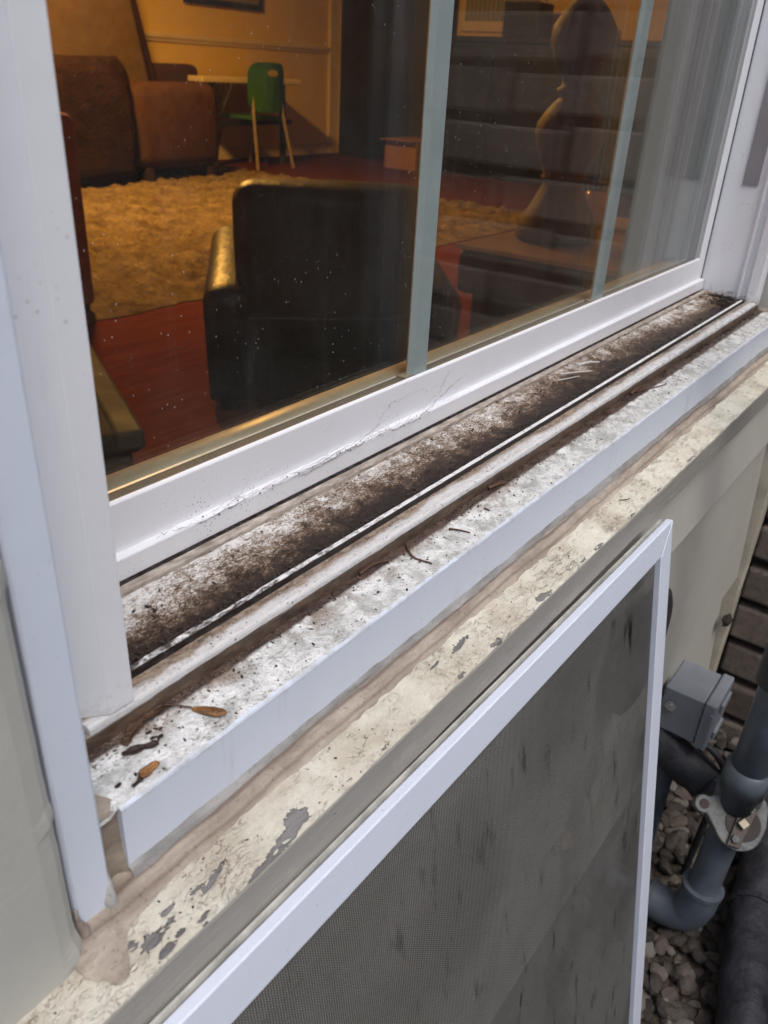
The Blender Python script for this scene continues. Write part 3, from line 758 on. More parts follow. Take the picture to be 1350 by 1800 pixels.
pp = thing('water_pipe', 'gray plastic riser pipe with a metal shutoff fitting, rising from the gravel', 'pipe', (.795, .045, -.965))
up = [(.812, .044, -.735), (.808, .042, -.60), (.806, .040, -.40), (.806, .040, .3)]
bm = B(); tube(bm, up, .0205, 28); tube(bm, [(.811, .044, -.71), (.810, .043, -.672)], .0245, 28); obj('riser', bm, m_pvc, pp, smooth=True)
bm = B(); tube(bm, curve([(.8065, .042, -.55), (.806, .041, -.50), (.806, .041, -.46)], 4), [.026] * 9, 24); obj('coupling', bm, simple('black_coupling', (.03, .03, .034), .5, .3, 40, .001), pp)
bm = B(); tube(bm, curve([(.804, .044, -.76), (.797, .046, -.83), (.792, .047, -.885)], 6), .0185, 28); obj('lower_pipe', bm, m_pvc, pp, smooth=True)
el = curve([(.793, .047, -.868), (.791, .048, -.893), (.790, .056, -.915), (.790, .075, -.926), (.790, .100, -.928)], 6)
bm = B(); tube(bm, el, .0235, 28); obj('elbow', bm, m_pvc, pp, smooth=True)
for p_ in ([(.793, .0468, -.868), (.7935, .0466, -.862)], [(.790, .097, -.928), (.790, .104, -.928)]): obj('elbow_rim', tube(B(), p_, .0252, 28), m_pvc_dark, pp)
bm = B(); tube(bm, [(.790, .104, -.928), (.790, .20, -.928)], .019, 24); obj('wall_pipe', bm, m_pvc, pp, smooth=True)
# cast fitting: flange plate tilted toward the viewer, with ear, round recess, strap and bolts
vt = obj('valve', B(), simple('cast_zinc', (.13, .135, .13), .55, .5, 60, .0014, .35), pp)
m_zinc = vt.data.materials[0]; m_rust = simple('dark_rusty_steel', (.055, .042, .034), .5, .4, 90, .0006, .3)
VC = Vector((.800, .036, -.745))
nrm = Vector((-.62, -.28, .73)).normalized()          # face normal, roughly toward the path
ux = Vector((0, 0, 1)).cross(nrm).normalized(); uy = nrm.cross(ux)
def plate(outline, t0, t1):
    bm = B(); a = [bm.verts.new(VC + ux * p + uy * q + nrm * t0) for p, q in outline]; b = [bm.verts.new(VC + ux * p + uy * q + nrm * t1) for p, q in outline]
    bm.faces.new(a[::-1]); bm.faces.new(b); k = len(a)
    for i in range(k): bm.faces.new((a[i], a[(i + 1) % k], b[(i + 1) % k], b[i]))
    return bm
def circ(cx, cy, r, n=28, a0=0, a1=360): return [(cx + r * math.cos(R(a0 + (a1 - a0) * i / (n - 1 if a1 - a0 < 360 else n))), cy + r * math.sin(R(a0 + (a1 - a0) * i / (n - 1 if a1 - a0 < 360 else n)))) for i in range(n)]
# ux points to the image's left or right depending on nrm; keep the ear on the negative-u side
outl = circ(-.040, .010, .0105, 12, 60, 290) + circ(.000, -.008, .0265, 18, 215, 345) + [(.030, -.004), (.031, .014)] + circ(.008, .012, .024, 10, 10, 100)
obj('flange', plate(outl, -.012, .006), m_zinc, vt, bevel=.0015)
bm = B(); tube(bm, [VC + uy * .02 - nrm * .01, VC + uy * .03 + Vector((.01, 0, .035))], .026, 24); tube(bm, [VC - nrm * .03, VC - nrm * .008], .025, 24)
obj('body', bm, m_zinc, vt, smooth=False)
obj('recess', plate(circ(.004, -.004, .0195), .004, .0075), simple('dark_recess', (.03, .022, .018), .7, .3, 60), vt)
obj('strap', plate([(-.014, -.030), (.0, -.032), (.019, .014), (.017, .022), (.008, .024), (.001, .019)], .0076, .0105), m_rust, vt, bevel=.0008)
for (p, q, r) in ((-.005, -.022, .0048), (.009, .014, .0055)): obj('bolt', plate(circ(p, q, r, 6), .0105, .0145), m_zinc, vt, bevel=.0006)
obj('bolt', plate(circ(.002, -.004, .007, 4), .0105, .0175), simple('brass_square', (.22, .19, .14), .4, .3, 60, 0, .7), vt, bevel=.0008)
obj('ear_hole', plate(circ(-.040, .010, .0058, 20), .004, .0064), simple('red_primer', (.02, .004, .004), .6, .3, 60), vt)

m_foam = simple('black_foam', (.018, .019, .024), .62, .5, 40, .003, bsc=60)
bm = B(); tube(bm, curve([(.862, .20, -.725), (.861, .165, -.736), (.860, .130, -.750), (.859, .100, -.762), (.857, .084, -.768)], 6), .024, 20)
for v in bm.verts: v.co += Vector((noise.noise(v.co * 60), noise.noise(v.co * 60 + Vector((5, 0, 0))), noise.noise(v.co * 60 + Vector((0, 5, 0))))) * .0025
hs = thing('insulated_hose', 'thick black insulated hose running out below the gray electrical box', 'hose', (.91, .12, -.83))
obj('sleeve', bm, m_foam, hs, smooth=True)
bm = B(); tube(bm, curve([(.858, .086, -.767), (.853, .072, -.772), (.846, .060, -.778)], 4), [.020, .021, .018, .020, .018, .017, .018, .016, .014], 14)
for v in bm.verts: v.co += Vector((noise.noise(v.co * 130), noise.noise(v.co * 130 + Vector((5, 0, 0))), noise.noise(v.co * 130 + Vector((0, 5, 0))))) * .004
obj('foil_end', bm, simple('crumpled_tape', (.13, .13, .15), .3, .6, 200, .003, .3), hs)
bm = B(); tube(bm, curve([(.862, .164, -.718), (.860, .150, -.716), (.860, .121, -.712), (.862, .095, -.717), (.864, .076, -.734), (.868, .071, -.762), (.875, .075, -.85), (.88, .08, -.965)], 8), .0045, 10)
tag(obj('cable', bm, m_foam, None, smooth=True), 'thin black cable arching from behind the screen toward the gravel', 'cable')
bm = B(); P_ = curve([(.58, -.075, -.945), (.69, -.045, -.925), (.77, -.026, -.915), (.85, -.012, -.912), (.93, -.004, -.90), (1.02, .02, -.90), (1.15, .04, -.93)], 10)
tube(bm, P_, .029, 22)
for v in bm.verts: v.co += Vector((noise.noise(v.co * 40), noise.noise(v.co * 40 + Vector((5, 0, 0))), noise.noise(v.co * 40 + Vector((0, 5, 0))))) * .004
bp = thing('insulated_pipe', 'fat black foam covered pipe lying on the gravel at the right edge', 'pipe', (.85, -.02, -.94))
obj('sleeve', bm, m_foam, bp, smooth=True)
bm = B(); tube(bm, [(.838, -.0145, -.912), (.846, -.013, -.912)], .0312, 22); obj('joint_wrap', bm, simple('joint_tape', (.03, .03, .036), .3, .4, 60, .002), bp)
# round dark cap on the siding, half hidden by the screen
bm = B(); lathe(bm, 0, 0, [(0, .066), (.010, .066), (.013, .060), (.013, .0)][:3], 40)
xform(bm, Matrix.Translation((.667, .1635, -.480)) @ Matrix.Rotation(R(90), 4, 'X'))
tag(obj('round_cap', bm, simple('dark_rubber', (.035, .032, .03), .6, .3, 40), None), 'dark round cap on the siding mostly hidden behind the screen', 'cap')

# =================================================================== GRAVEL
def stone_mat():
    q = M('gravel'); a = q.attr('tone'); f = q.noise(220, 6, .7)
    r = q.n('ShaderNodeValToRGB'); q.inp(r.inputs[0], a); e = r.color_ramp.elements
    e[0].color = (.022, .018, .015, 1); e[1].color = (.17, .155, .135, 1)
    k = e.new(.4); k.color = (.055, .045, .037, 1); k = e.new(.75); k.color = (.10, .077, .06, 1)
    c = q.mix(q.rng(f, .45, .7, 0, .5), r.outputs[0], (.07, .055, .042))
    return q.fin(c, .8, q.bump(f, .002))
rs = random.Random(3)
verts, faces, tone = [], [], []
tmpl = []
for k in range(10):
    b_ = B(); bmesh.ops.create_icosphere(b_, subdivisions=2, radius=1)
    ang = [Vector((rs.gauss(0, 1), rs.gauss(0, 1), rs.gauss(0, 1))).normalized() for _ in range(9)]
    for v in b_.verts:
        for d in ang:
            t = v.co.dot(d)
            if t > .72: v.co -= d * (t - .72)
        v.co *= 1 + .10 * noise.noise(v.co * 2.2 + Vector((k, 0, 0)))
    b_.verts.ensure_lookup_table()
    tmpl.append(([v.co.copy() for v in b_.verts], [[v.index for v in f.verts] for f in b_.faces])); b_.free()
def stone(x, y, z, s):
    vs, fs = tmpl[rs.randrange(10)]; n0 = len(verts); t = rs.random()
    mt = Matrix.Rotation(rs.uniform(0, 6.28), 3, 'Z') @ Matrix.Rotation(rs.uniform(-.6, .6), 3, 'X') @ Matrix.Diagonal((s, s * rs.uniform(.6, .9), s * rs.uniform(.45, .75)))
    for v in vs:
        p = mt @ v; verts.append((p.x + x, p.y + y, p.z + z + Z0))
    faces.extend([[n0 + i for i in f] for f in fs]); tone.extend([t] * len(vs))
for layer, (cnt, dz, s0, s1) in enumerate(((2600, -.968, .006, .013), (1500, -.958, .009, .0165))):
    for _ in range(cnt):
        x = rs.uniform(.30, 1.22); y = rs.uniform(-.24, .178)
        stone(x, y, dz + rs.uniform(-.004, .006), s0 + (s1 - s0) * rs.random() ** 1.6 * 1.25)
me = bpy.data.meshes.new('gravel'); me.from_pydata(verts, [], faces); me.materials.append(stone_mat())
at = me.attributes.new('tone', 'FLOAT', 'POINT'); at.data.foreach_set('value', tone)
gv = bpy.data.objects.new('gravel', me); COL.objects.link(gv); gv['kind'] = 'stuff'
tag(gv, 'brown and tan gravel covering the strip of ground beside the house', 'gravel')

bm = B(); bmesh.ops.create_icosphere(bm, subdivisions=4, radius=.013)
for v in bm.verts: v.co *= 1 + .35 * noise.fractal(v.co * 90, 1, 2, 4); v.co.y *= .6; v.co.x *= 1.5
xform(bm, Matrix.Translation((.566, .160, -.655)))
tag(obj('mortar_lump', bm, simple('pale_concrete', (.42, .39, .34), .9, .3, 60, .003), None), 'pale broken mortar lump on a siding lap, seen through the screen', 'mortar lump')
# =================================================================== DEBRIS on the sills
m_twig = simple('twig', (.10, .05, .03), .7, .3, 200, .0005)
m_leaf = simple('dead_leaf', (.075, .038, .018), .35, .5, 140, .001)
m_dkleaf = simple('wet_black_leaf', (.028, .014, .011), .4, .5, 140, .001)
m_pod = simple('amber_seed_wing', (.21, .095, .028), .3, .75, 160, .0008)
def flake(pts, thick, mat, name, label, lift=.0006, zf=sz, cat='dead leaf', curl=.0008, group=None):
    """irregular curled flake from an outline of (x,y) points on the sill"""
    bm = B(); P = [Vector((x, y, 0)) for x, y in pts]; c = sum(P, Vector()) / len(P)
    N = 5; rings = []
    for r in range(N + 1):
        t = r / N
        if not r: rings.append(None); continue
        ring = []
        for p in P:
            e_ = c + (p - c) * t
            ring.append(bm.verts.new((e_.x, e_.y, zf(e_.y) + lift + curl * t * t * (1 + noise.noise(p * 400)) + .0004 * noise.noise(p * 300 * (t + .2)))))
        rings.append(ring)
    cv_ = bm.verts.new((c.x, c.y, zf(c.y) + lift)); k = len(P)
    for i in range(k): bm.faces.new((cv_, rings[1][i], rings[1][(i + 1) % k]))
    for r in range(1, N):
        for i in range(k): bm.faces.new((rings[r][i], rings[r + 1][i], rings[r + 1][(i + 1) % k], rings[r][(i + 1) % k]))
    o = obj(name, bm, mat, None, smooth=True)
    s = o.modifiers.new('s', 'SOLIDIFY'); s.thickness = thick; s.offset = 0
    return tag(o, label, cat, group)
def seg(a, b, w0, w1, bend=0, n=7, seed=0):
    a, b = Vector((*a, 0)), Vector((*b, 0)); d = (b - a); u = d.normalized(); v = Vector((-u.y, u.x, 0)); L, Rr = [], []
    for i in range(n):
        t = i / (n - 1); p = a + d * t + v * bend * math.sin(math.pi * t); wd = (w0 + (w1 - w0) * t) * math.sin(math.pi * min(1, max(.0, t * .9 + .08))) ** .5 * (1 + .75 * noise.noise(Vector((t * 6, seed * 3.1, 0))))
        L.append((p + v * wd)[:2]); Rr.append((p - v * wd)[:2])
    return L + Rr[::-1]
sp_ = thing('seed_pod', 'amber winged seed with a thin stem on the white sill', 'seed', (.172, .212, sz(.212)))
def seedbody():
    bm = B(); bmesh.ops.create_icosphere(bm, subdivisions=3, radius=1)
    for v in bm.verts:
        v.co.x *= 1; t = v.co.x; v.co.y *= (.30 + .09 * t); v.co.z *= .18; v.co += Vector((0, 0, .05 * noise.noise(v.co * 3)))
    a, b = Vector((.1716, .2160, 0)), Vector((.1795, .2022, 0)); d = b - a
    xform(bm, Matrix.Translation((a + b) / 2 + Vector((0, 0, sz(.209) + .0016))) @ Matrix.Rotation(math.atan2(d.y, d.x), 4, 'Z') @ Matrix.Diagonal((d.length / 2, d.length / 2, d.length / 2, 1)))
    return bm
obj('wing', seedbody(), m_pod, sp_, smooth=True)
bm = B(); tube(bm, curve([(.1652, .2252, sz(.2252) + .0012), (.1685, .2205, sz(.2205) + .0016), (.1718, .2158, sz(.2158) + .0014)], 5), .0004, 6); obj('stem', bm, m_twig, sp_)
flake(seg((.1400, .2195), (.1540, .2258), .0028, .0022, .001, 8, 1), .0004, m_leaf, 'dead_leaf', 'brown dead leaf pressed against the frame by the left casing')
flake(seg((.1530, .2250), (.1655, .2258), .0022, .0020, 0, 7, 2), .0004, m_leaf, 'dead_leaf', 'brown curled leaf joining the seed stem at the frame edge')
flake(seg((.1362, .2162), (.1500, .2112), .0016, .0022, .0006, 9, 3), .0005, m_dkleaf, 'dead_leaf', 'near black wet leaf scrap on the sill between the two brown ones')
flake(seg((.1292, .2012), (.1355, .2026), .0010, .0014, 0, 7, 4), .0005, m_dkleaf, 'leaf_tail', 'small dark tail piece beside the glossy brown pod', cat='leaf scrap')
flake(seg((.1340, .2025), (.1432, .2035), .0018, .0026, .0003, 9, 5), .0012, m_pod, 'seed_husk', 'glossy brown husk lying near the left end of the sill', cat='seed husk', curl=.0014)
flake(seg((.1248, .2058), (.1272, .2056), .0006, .0007, 0, 6, 6), .0005, m_dkleaf, 'leaf_scrap', 'tiny black scrap nearest the left end of the sill', cat='leaf scrap')
for i, (x, y, r) in enumerate([(.1530, .2135, .0010), (.1555, .2165, .0007), (.1500, .2150, .0007), (.1510, .2185, .0010)]):
    flake([(x + r * 1.3 * math.cos(a * .785), y + r * .8 * math.sin(a * .785)) for a in range(8)], .0006, m_dkleaf, 'dirt_crumb', ['round black crumb beside the near black leaf', 'smaller black crumb beyond the round one', 'flat black crumb touching the near black leaf', 'dull brown crumb at the frame side of the leaf'][i], cat='crumb', curl=.0002, group='black crumbs by the dead leaves')
def twig(pts, r, label, zf=sz, mat=m_twig, name='twig'):
    bm = B(); P = [(x, y, zf(y) + r + dz) for x, y, dz in pts]; c = curve(P, 6)
    tube(bm, c, [r * (1.15 - .5 * i / len(c)) for i in range(len(c))], 6)
    return tag(obj(name, bm, mat, None, smooth=True), label, 'twig')
twig([(.3438, .2250, .0012), (.3385, .2190, .0008), (.3365, .2135, .0004), (.3400, .2040, .0002)], .00065, 'bent red brown twig at the middle of the white sill')
twig([(.3780, .2172, .0002), (.3815, .2120, .0004), (.3848, .2060, .0001)], .00060, 'short straight twig beyond the bent one on the white sill')
twig([(.4165, .2150, .0002), (.4170, .2110, .0002)], .0006, 'stubby dark twig standing near the sill nose')
twig([(.4400, .2255, .0006), (.4500, .2235, .0006), (.4560, .2215, .0002)], .0011, 'flat brown bark sliver beside the wet bead')
twig([(.3000, .2252, .0010), (.3120, .2250, .0016), (.3220, .2225, .0006)], .0008, 'curved brown needle under the bead left of the bent twig')
twig([(.700, .2245, .0010), (.712, .2215, .0010), (.730, .2165, .0004), (.748, .2125, .0002)], .0006, 'thin black twig across the far end of the white sill')
twig([(.690, .2250, .0010), (.706, .2250, .0018), (.716, .2245, .0010)], .0012, 'lumpy black twig against the bead near the far end')
twig([(.5730, .1790, .0002), (.5780, .1755, .0003), (.5830, .1740, .0001)], .0004, 'hair thin curl on the cream wooden sill', zf=wz)
def tz(y): return -.2330 + .0040 * (y - .247) / .04
mw = simple('pale_fluff', (.55, .53, .50), .6, .1, 60)
twig([(.655, .2790, .001), (.672, .2720, .001), (.690, .2640, .0006)], .0007, 'pale feather strand in the dirty track', zf=tz, mat=mw, name='feather_strand')
twig([(.690, .2790, .001), (.705, .2745, .0014), (.716, .2690, .001)], .0011, 'white fluffy strand beyond the pale one in the dirty track', zf=tz, mat=mw, name='feather_strand')
twig([(.640, .2740, .001), (.650, .2705, .0012), (.668, .2665, .0006)], .0005, 'thinnest white strand in the dirty track', zf=tz, mat=mw, name='feather_strand')

# scattered grit
rg = random.Random(11)
class Scatter:
    def __init__(c, sub):
        b_ = B(); bmesh.ops.create_icosphere(b_, subdivisions=sub, radius=1); b_.verts.ensure_lookup_table()
        c.tv = [v.co.copy() for v in b_.verts]; c.tf = [[v.index for v in f.verts] for f in b_.faces]; b_.free(); c.v = []; c.f = []
    def add(c, x, y, z, sx, sy, sz_, rot=0):
        n0 = len(c.v); co, si = math.cos(rot), math.sin(rot)
        for p in c.tv:
            a_, b_ = p.x * sx, p.y * sy; c.v.append((x + a_ * co - b_ * si, y + a_ * si + b_ * co, z + p.z * sz_ + Z0))
        c.f.extend([[n0 + i for i in f] for f in c.tf])
    def build(c, name, mat, smooth=False):
        me = bpy.data.meshes.new(name); me.from_pydata(c.v, [], c.f); me.materials.append(mat)
        if smooth: me.polygons.foreach_set('use_smooth', [True] * len(me.polygons))
        o = bpy.data.objects.new(name, me); COL.objects.link(o); o['kind'] = 'stuff'; return o
G_ = Scatter(1)
def grit(x, y, z, r): G_.add(x, y, z, r * rg.uniform(.8, 2.6), r * rg.uniform(.6, 1.2), r * rg.uniform(.5, .9), rg.uniform(0, 3))
for _ in range(520):
    x = .13 + .95 * rg.random() ** 1.3; y = .2262 - .026 * rg.random() ** 2.2; grit(x, y, sz(y) + .0002, rg.uniform(.0002, .0007))
for _ in range(260):
    x = .155 + .94 * rg.random() ** 1.2; y = rg.uniform(.247, .288); grit(x, y, tz(y) + .0002, rg.uniform(.0002, .0009))
for _ in range(520):
    x = .155 + .9 * rg.random() ** 1.4; y = .2462 + .006 * rg.random() ** 2; grit(x, y, tz(y) + .0002, rg.uniform(.0003, .0011))
for _ in range(120):
    x = 1.1 - .05 * rg.random() ** 2; y = rg.uniform(.247, .296); grit(x, y, -.2325 + rg.uniform(0, .003), rg.uniform(.0006, .0022))
for _ in range(90):
    x = .10 + .9 * rg.random(); y = rg.uniform(.165, .184); grit(x, y, wz(y) + .0002, rg.uniform(.0002, .0005))
for _ in range(60):
    x = rg.uniform(.84, 1.1); y = rg.uniform(.2235, .2262); grit(x, y, sz(y) + .0004, rg.uniform(.0006, .0014))
tag(G_.build('dirt_grit', simple('black_grit', (.035, .024, .018), .8, .5, 300)), 'dark grit scattered over the track and both sills', 'grit')

D_ = Scatter(2)
for _ in range(2400):
    u = rg.random()
    if u < .45: x = .155 + .9 * rg.random() ** 1.3; y = rg.uniform(.2275, .2382); z = -.2316
    else: x = .125 + .9 * rg.random() ** 1.5; y = rg.uniform(.1985, .2235); z = sz(y) + .0002
    if noise.noise(Vector((x * 14, y * 60, 3))) < -.05: continue
    r0 = rg.uniform(.00018, .00055)
    D_.add(x, y, z, r0 * rg.uniform(.9, 1.6), r0, r0 * .6)
q = M('water'); g_ = q.n('ShaderNodeBsdfGlossy'); g_.inputs['Roughness'].default_value = .07; t_ = q.n('ShaderNodeBsdfTransparent'); t_.inputs[0].default_value = (.93, .92, .90, 1)
f_ = q.n('ShaderNodeFresnel'); f_.inputs[0].default_value = 1.4; mx_ = q.n('ShaderNodeMixShader'); q.inp(mx_.inputs[0], f_.outputs[0]); q.inp(mx_.inputs[1], t_.outputs[0]); q.inp(mx_.inputs[2], g_.outputs[0]); q.t.links.new(mx_.outputs[0], q.t.nodes['Material Output'].inputs[0])
tag(D_.build('water_drops', q.m, True), 'small water drops on the outer bead and the white sill', 'water drops')
# old cobweb strands stuck to the rail
bm = B(); rw = random.Random(5)
def web(pts, r, jit=.0006, n=10):
    c = curve(pts, n); c = [p + Vector((rw.gauss(0, jit), rw.gauss(0, .0002), rw.gauss(0, jit))) for p in c]
    tube(bm, c, [r * .6 * rw.uniform(.2, 1.8) for _ in c], 5)
Y = .2945
web([(.225, Y, -.2100), (.25, Y, -.2145), (.29, Y, -.2135), (.33, Y, -.2130), (.37, Y, -.2140), (.41, Y, -.2130), (.445, Y, -.2160), (.470, Y, -.2105), (.500, Y, -.2000), (.515, Y, -.1990)], .00020)
web([(.27, Y, -.2150), (.31, Y, -.2115), (.35, Y, -.2120), (.40, Y, -.2080), (.415, Y + .004, -.2030), (.425, Y + .004, -.1970), (.432, Y + .004, -.1965)], .00016)
web([(.32, Y, -.2120), (.36, Y, -.2150), (.40, Y, -.2120), (.45, Y, -.2135)], .00016)
web([(.30, Y, -.2125), (.34, Y, -.2155), (.38, Y, -.2130)], .00018)
web([(.44, Y, -.2100), (.47, Y, -.2060), (.49, Y + .004, -.2020), (.492, Y + .004, -.1960), (.498, Y + .004, -.1930)], .00009, .0008)
web([(.43, Y + .004, -.199), (.46, Y + .004, -.1965), (.47, Y + .004, -.200), (.49, Y + .004, -.199)], .00008, .0009)
for _ in range(40):
    x = rw.uniform(.24, .47); vs = bmesh.ops.create_icosphere(bm, subdivisions=1, radius=rw.uniform(.0003, .0007))['verts']; xform(bm, Matrix.Translation((x, Y, -.2135 + rw.gauss(0, .0012))), vs)
for k in range(44):
    x_ = rw.uniform(.22, .50); z_ = -.2128 + rw.gauss(0, .0016); web([(x_, Y + .002, z_), (x_ + rw.uniform(.004, .014), Y + .002, z_ + rw.gauss(0, .0020)), (x_ + rw.uniform(.014, .028), Y + .002, z_ + rw.gauss(0, .0030))], .00007, .0004, 4)
tag(obj('cobweb', bm, simple('web', (.22, .18, .155), .8), None), 'dusty gray cobweb strand stuck along the white sash rail', 'cobweb')

# =================================================================== THE ROOM
FZ = -.81; CZ = 1.72
m_wall = simple('tan_wall', (.74, .54, .15), .6, .05, 3, .0005)
m_white_in = simple('cream_trim_in', (.66, .56, .40), .4, .06, 10)
def floor_mat():
    q = M('red_wood_floor'); o = q.xyz()
    g = q.noise(14, 7, .65, q.scale((.25, 3, 1))); c = q.mix(q.rng(g, .35, .65), (.070, .018, .008), (.115, .032, .013))
    ln = q.ma('FRACT', q.ma('MULTIPLY', o[1], 8.5)); c = q.mix(q.rng(ln, .0, .03, .7, 0), c, (.03, .008, .004))
    return q.fin(c, .6, q.bump(g, .0004), spec=0.0)
bm = B(); box(bm, -1.3, 7.6, .345, 6.3, FZ - .1, FZ); struct('room_floor', bm, floor_mat())
bm = B(); box(bm, -1.3, 7.7, .345, 6.35, CZ, CZ + .1); struct('ceiling', bm, simple('ceiling_paint', (.7, .66, .58), .8, .03, 3))
fw_ = thing('room_wall', 'tan far wall of the room with a white chair rail', 'wall', (3, 6.2, FZ))
bm = B(); box(bm, -1.3, 7.6, 6.2, 6.3, FZ, CZ); obj('wall_face', bm, m_wall, fw_)
obj('chair_rail', prof([(6.1995, .120), (6.185, .125), (6.178, .145), (6.165, .155), (6.165, .175), (6.180, .185), (6.1995, .190)], -1.3, 7.35, 1), m_white_in, fw_)
obj('baseboard', prof([(6.1995, FZ), (6.18, FZ), (6.18, FZ + .10), (6.19, FZ + .12), (6.1995, FZ + .12)], -1.3, 7.35, 1), m_white_in, fw_)
bm = B(); box(bm, 7.35, 7.50, 6.165, 6.1995, FZ, CZ); obj('door_casing', bm, m_white_in, fw_)
rw_ = thing('room_wall', 'tan right hand wall of the room behind the low dark cabinet and the black doorway shape', 'wall', (7.6, 3, FZ))
bm = B(); box(bm, 7.5, 7.6, .345, 6.195, FZ, CZ); obj('wall_face', bm, m_wall, rw_)
lw_ = thing('room_wall', 'tan left hand wall of the room, hidden beside the casing', 'wall', (-1.3, 3, FZ))
bm = B(); box(bm, -1.3, -1.2, .345, 6.195, FZ, CZ); obj('wall_face', bm, m_wall, lw_)
bm = B(); box(bm, -1.2, .10, .3412, .3445, FZ, CZ); box(bm, 1.12, 7.5, .3412, .3445, FZ, CZ); box(bm, .10, 1.12, .3412, .3445, FZ, -.245); box(bm, .10, 1.12, .3412, .3445, .93, CZ)
fr2 = thing('room_wall', 'inner face of the window wall', 'wall', (3, .343, FZ)); obj('wall_face', bm, m_wall, fr2)

def rug_mat():
    q = M('shag_rug'); n = q.noise(9, 7, .7); n2 = q.noise(60, 6, .8)
    c = q.mix(q.rng(n, .35, .65), (.14, .095, .055), (.38, .30, .19)); c = q.mix(q.rng(n2, .48, .66, 0, .8), c, (.12, .075, .035))
    return q.fin(c, .95, q.bump(q.ma('ADD', n2, n), .03, 1), spec=.0)
bm = B(); g = []
for i in range(221):
    col = []
    for j in range(171):
        x = .6 + 4.7 * i / 220; y = 2.42 + 3.3 * j / 170
        edge = min(i, 220 - i, j, 170 - j) / 6; h = .035 * min(1, edge)
        z = FZ + .004 + h * (.75 + .9 * noise.fractal(Vector((x * 16, y * 16, 0)), 1, 2, 4))
        x += .03 * noise.noise(Vector((y * 9, x, 0))); y += .02 * noise.noise(Vector((x * 11, y, 5)))
        col.append(bm.verts.new((x, y, z)))
    g.append(col)
for i in range(220):
    for j in range(170): bm.faces.new((g[i][j], g[i + 1][j], g[i + 1][j + 1], g[i][j + 1]))
tag(obj('shag_rug', bm, rug_mat(), None, smooth=True), 'golden brown shag rug on the red wood floor', 'rug')

# black club chair, back to the window (local: x along its back, y towards its front)
m_leather = simple('black_leather', (.009, .009, .008), .44, .4, 14, .004, bsc=25)
ch = thing('club_chair', 'black leather club chair standing with its back to the window', 'armchair', (1.345, 1.525, FZ), (0, 0, -R(45)))
CW, CD = .655, .60
def lobj(n, bm, mt, p, **k): return obj(n, bm, mt, p, local=True, **k)
lobj('base', rbox(.005, CW - .005, .012, CD, .03, .26, .012, 3), m_leather, ch)
for x0 in (0, CW - .12):
    bm = rbox(x0, x0 + .125, 0, CD + .02, .05, .33, .052, 5, 1, .008, 3)
    for v in bm.verts:
        if v.co.z > .2: v.co.z += .05 * v.co.y / CD
    lobj('arm', bm, m_leather, ch, smooth=True)
bm = rbox(.080, CW - .080, .01, .18, .10, .565, .055, 5, 1, .010, 5)
for v in bm.verts: v.co.y += .10 * max(0, v.co.z - .15)
lobj('back', bm, m_leather, ch, smooth=True)
lobj('seat_cushion', rbox(.122, CW - .122, .15, CD + .01, .22, .34, .03, 4, 1, .006, 8), m_leather, ch, smooth=True)
for x0 in (.04, CW - .08):
    for y0 in (.03, CD - .07): bm = B(); box(bm, x0, x0 + .04, y0, y0 + .04, 0, .035); lobj('leg', bm, m_leather, ch)

# recliner by the far wall, facing right
m_brown = simple('brown_upholstery', (.062, .031, .020), .75, .25, 20, .004, spec=.06)
m_tan = simple('tan_cushion', (.11, .075, .048), .8, .15, 12, .004, spec=.06)
rc = thing('recliner', 'brown armchair with a tan back cushion against the far wall', 'armchair', (3.35, 4.95, FZ))
def W_(n, bm, mt, **k): return obj(n, bm, mt, rc, **k)
W_('arm', rbox(3.95, 4.74, 5.02, 5.24, FZ + .10, FZ + .67, .10, 4, 1, .01, 2), m_brown, smooth=True)
W_('arm', rbox(4.25, 5.25, 5.80, 5.98, FZ + .10, FZ + .78, .06, 4, 1, .01, 4), m_brown, smooth=True)
W_('seat', rbox(3.9, 4.8, 5.18, 5.82, FZ + .10, FZ + .46, .05, 4, 1, .01, 6), m_brown, smooth=True)
bm = rbox(3.0, 3.95, 5.35, 5.85, FZ + .30, FZ + 1.55, .09, 4, 2, .03, 8)
for v in bm.verts: v.co.x += .62 - .42 * (v.co.z - FZ) / 1.5
for v in bm.verts:
    if v.co.y < 5.6: v.co.y -= .10 * abs(math.sin((v.co.z - FZ) * 8.2))
W_('back_cushion', bm, m_tan, smooth=True)
bm = rbox(3.75, 4.05, 5.60, 6.0, FZ + .45, FZ + 1.65, .06, 3, 1, .01, 8)
for v in bm.verts: v.co.x += .78 - .40 * (v.co.z - FZ) / 1.5
W_('back_frame', bm, m_brown, smooth=True)
for x0, y0 in ((4.02, 5.05), (4.6, 5.05), (4.15, 5.72), (5.1, 5.85)): W_('leg', rbox(x0, x0 + .07, y0, y0 + .07, FZ, FZ + .12, .01), simple('dark_wood', (.02, .012, .01), .5))
dk = thing('folded_throw', 'dark brown throw piled on the left side of the recliner', 'throw', (3.4, 4.8, FZ))
obj('fabric', rbox(2.6, 3.92, 4.95, 5.34, FZ + .06, FZ + .80, .10, 4, 2, .05, 12), simple('dark_throw', (.022, .011, .008), .9, .5, 12, .012, spec=.06), dk, smooth=True)
sf = thing('sofa_arm', 'orange brown upholstered sofa end at the left edge of the glass', 'sofa', (1.5, 2.5, FZ))
obj('arm', rbox(1.2, 1.715, 2.48, 2.75, FZ + .04, -.165, .03, 4, 1, .008, 3), simple('rust_upholstery', (.22, .085, .03), .7, .2, 20, .003, spec=.06), sf, smooth=True)
obj('base', rbox(1.22, 1.70, 2.50, 2.73, FZ, FZ + .05, .01), m_brown, sf)

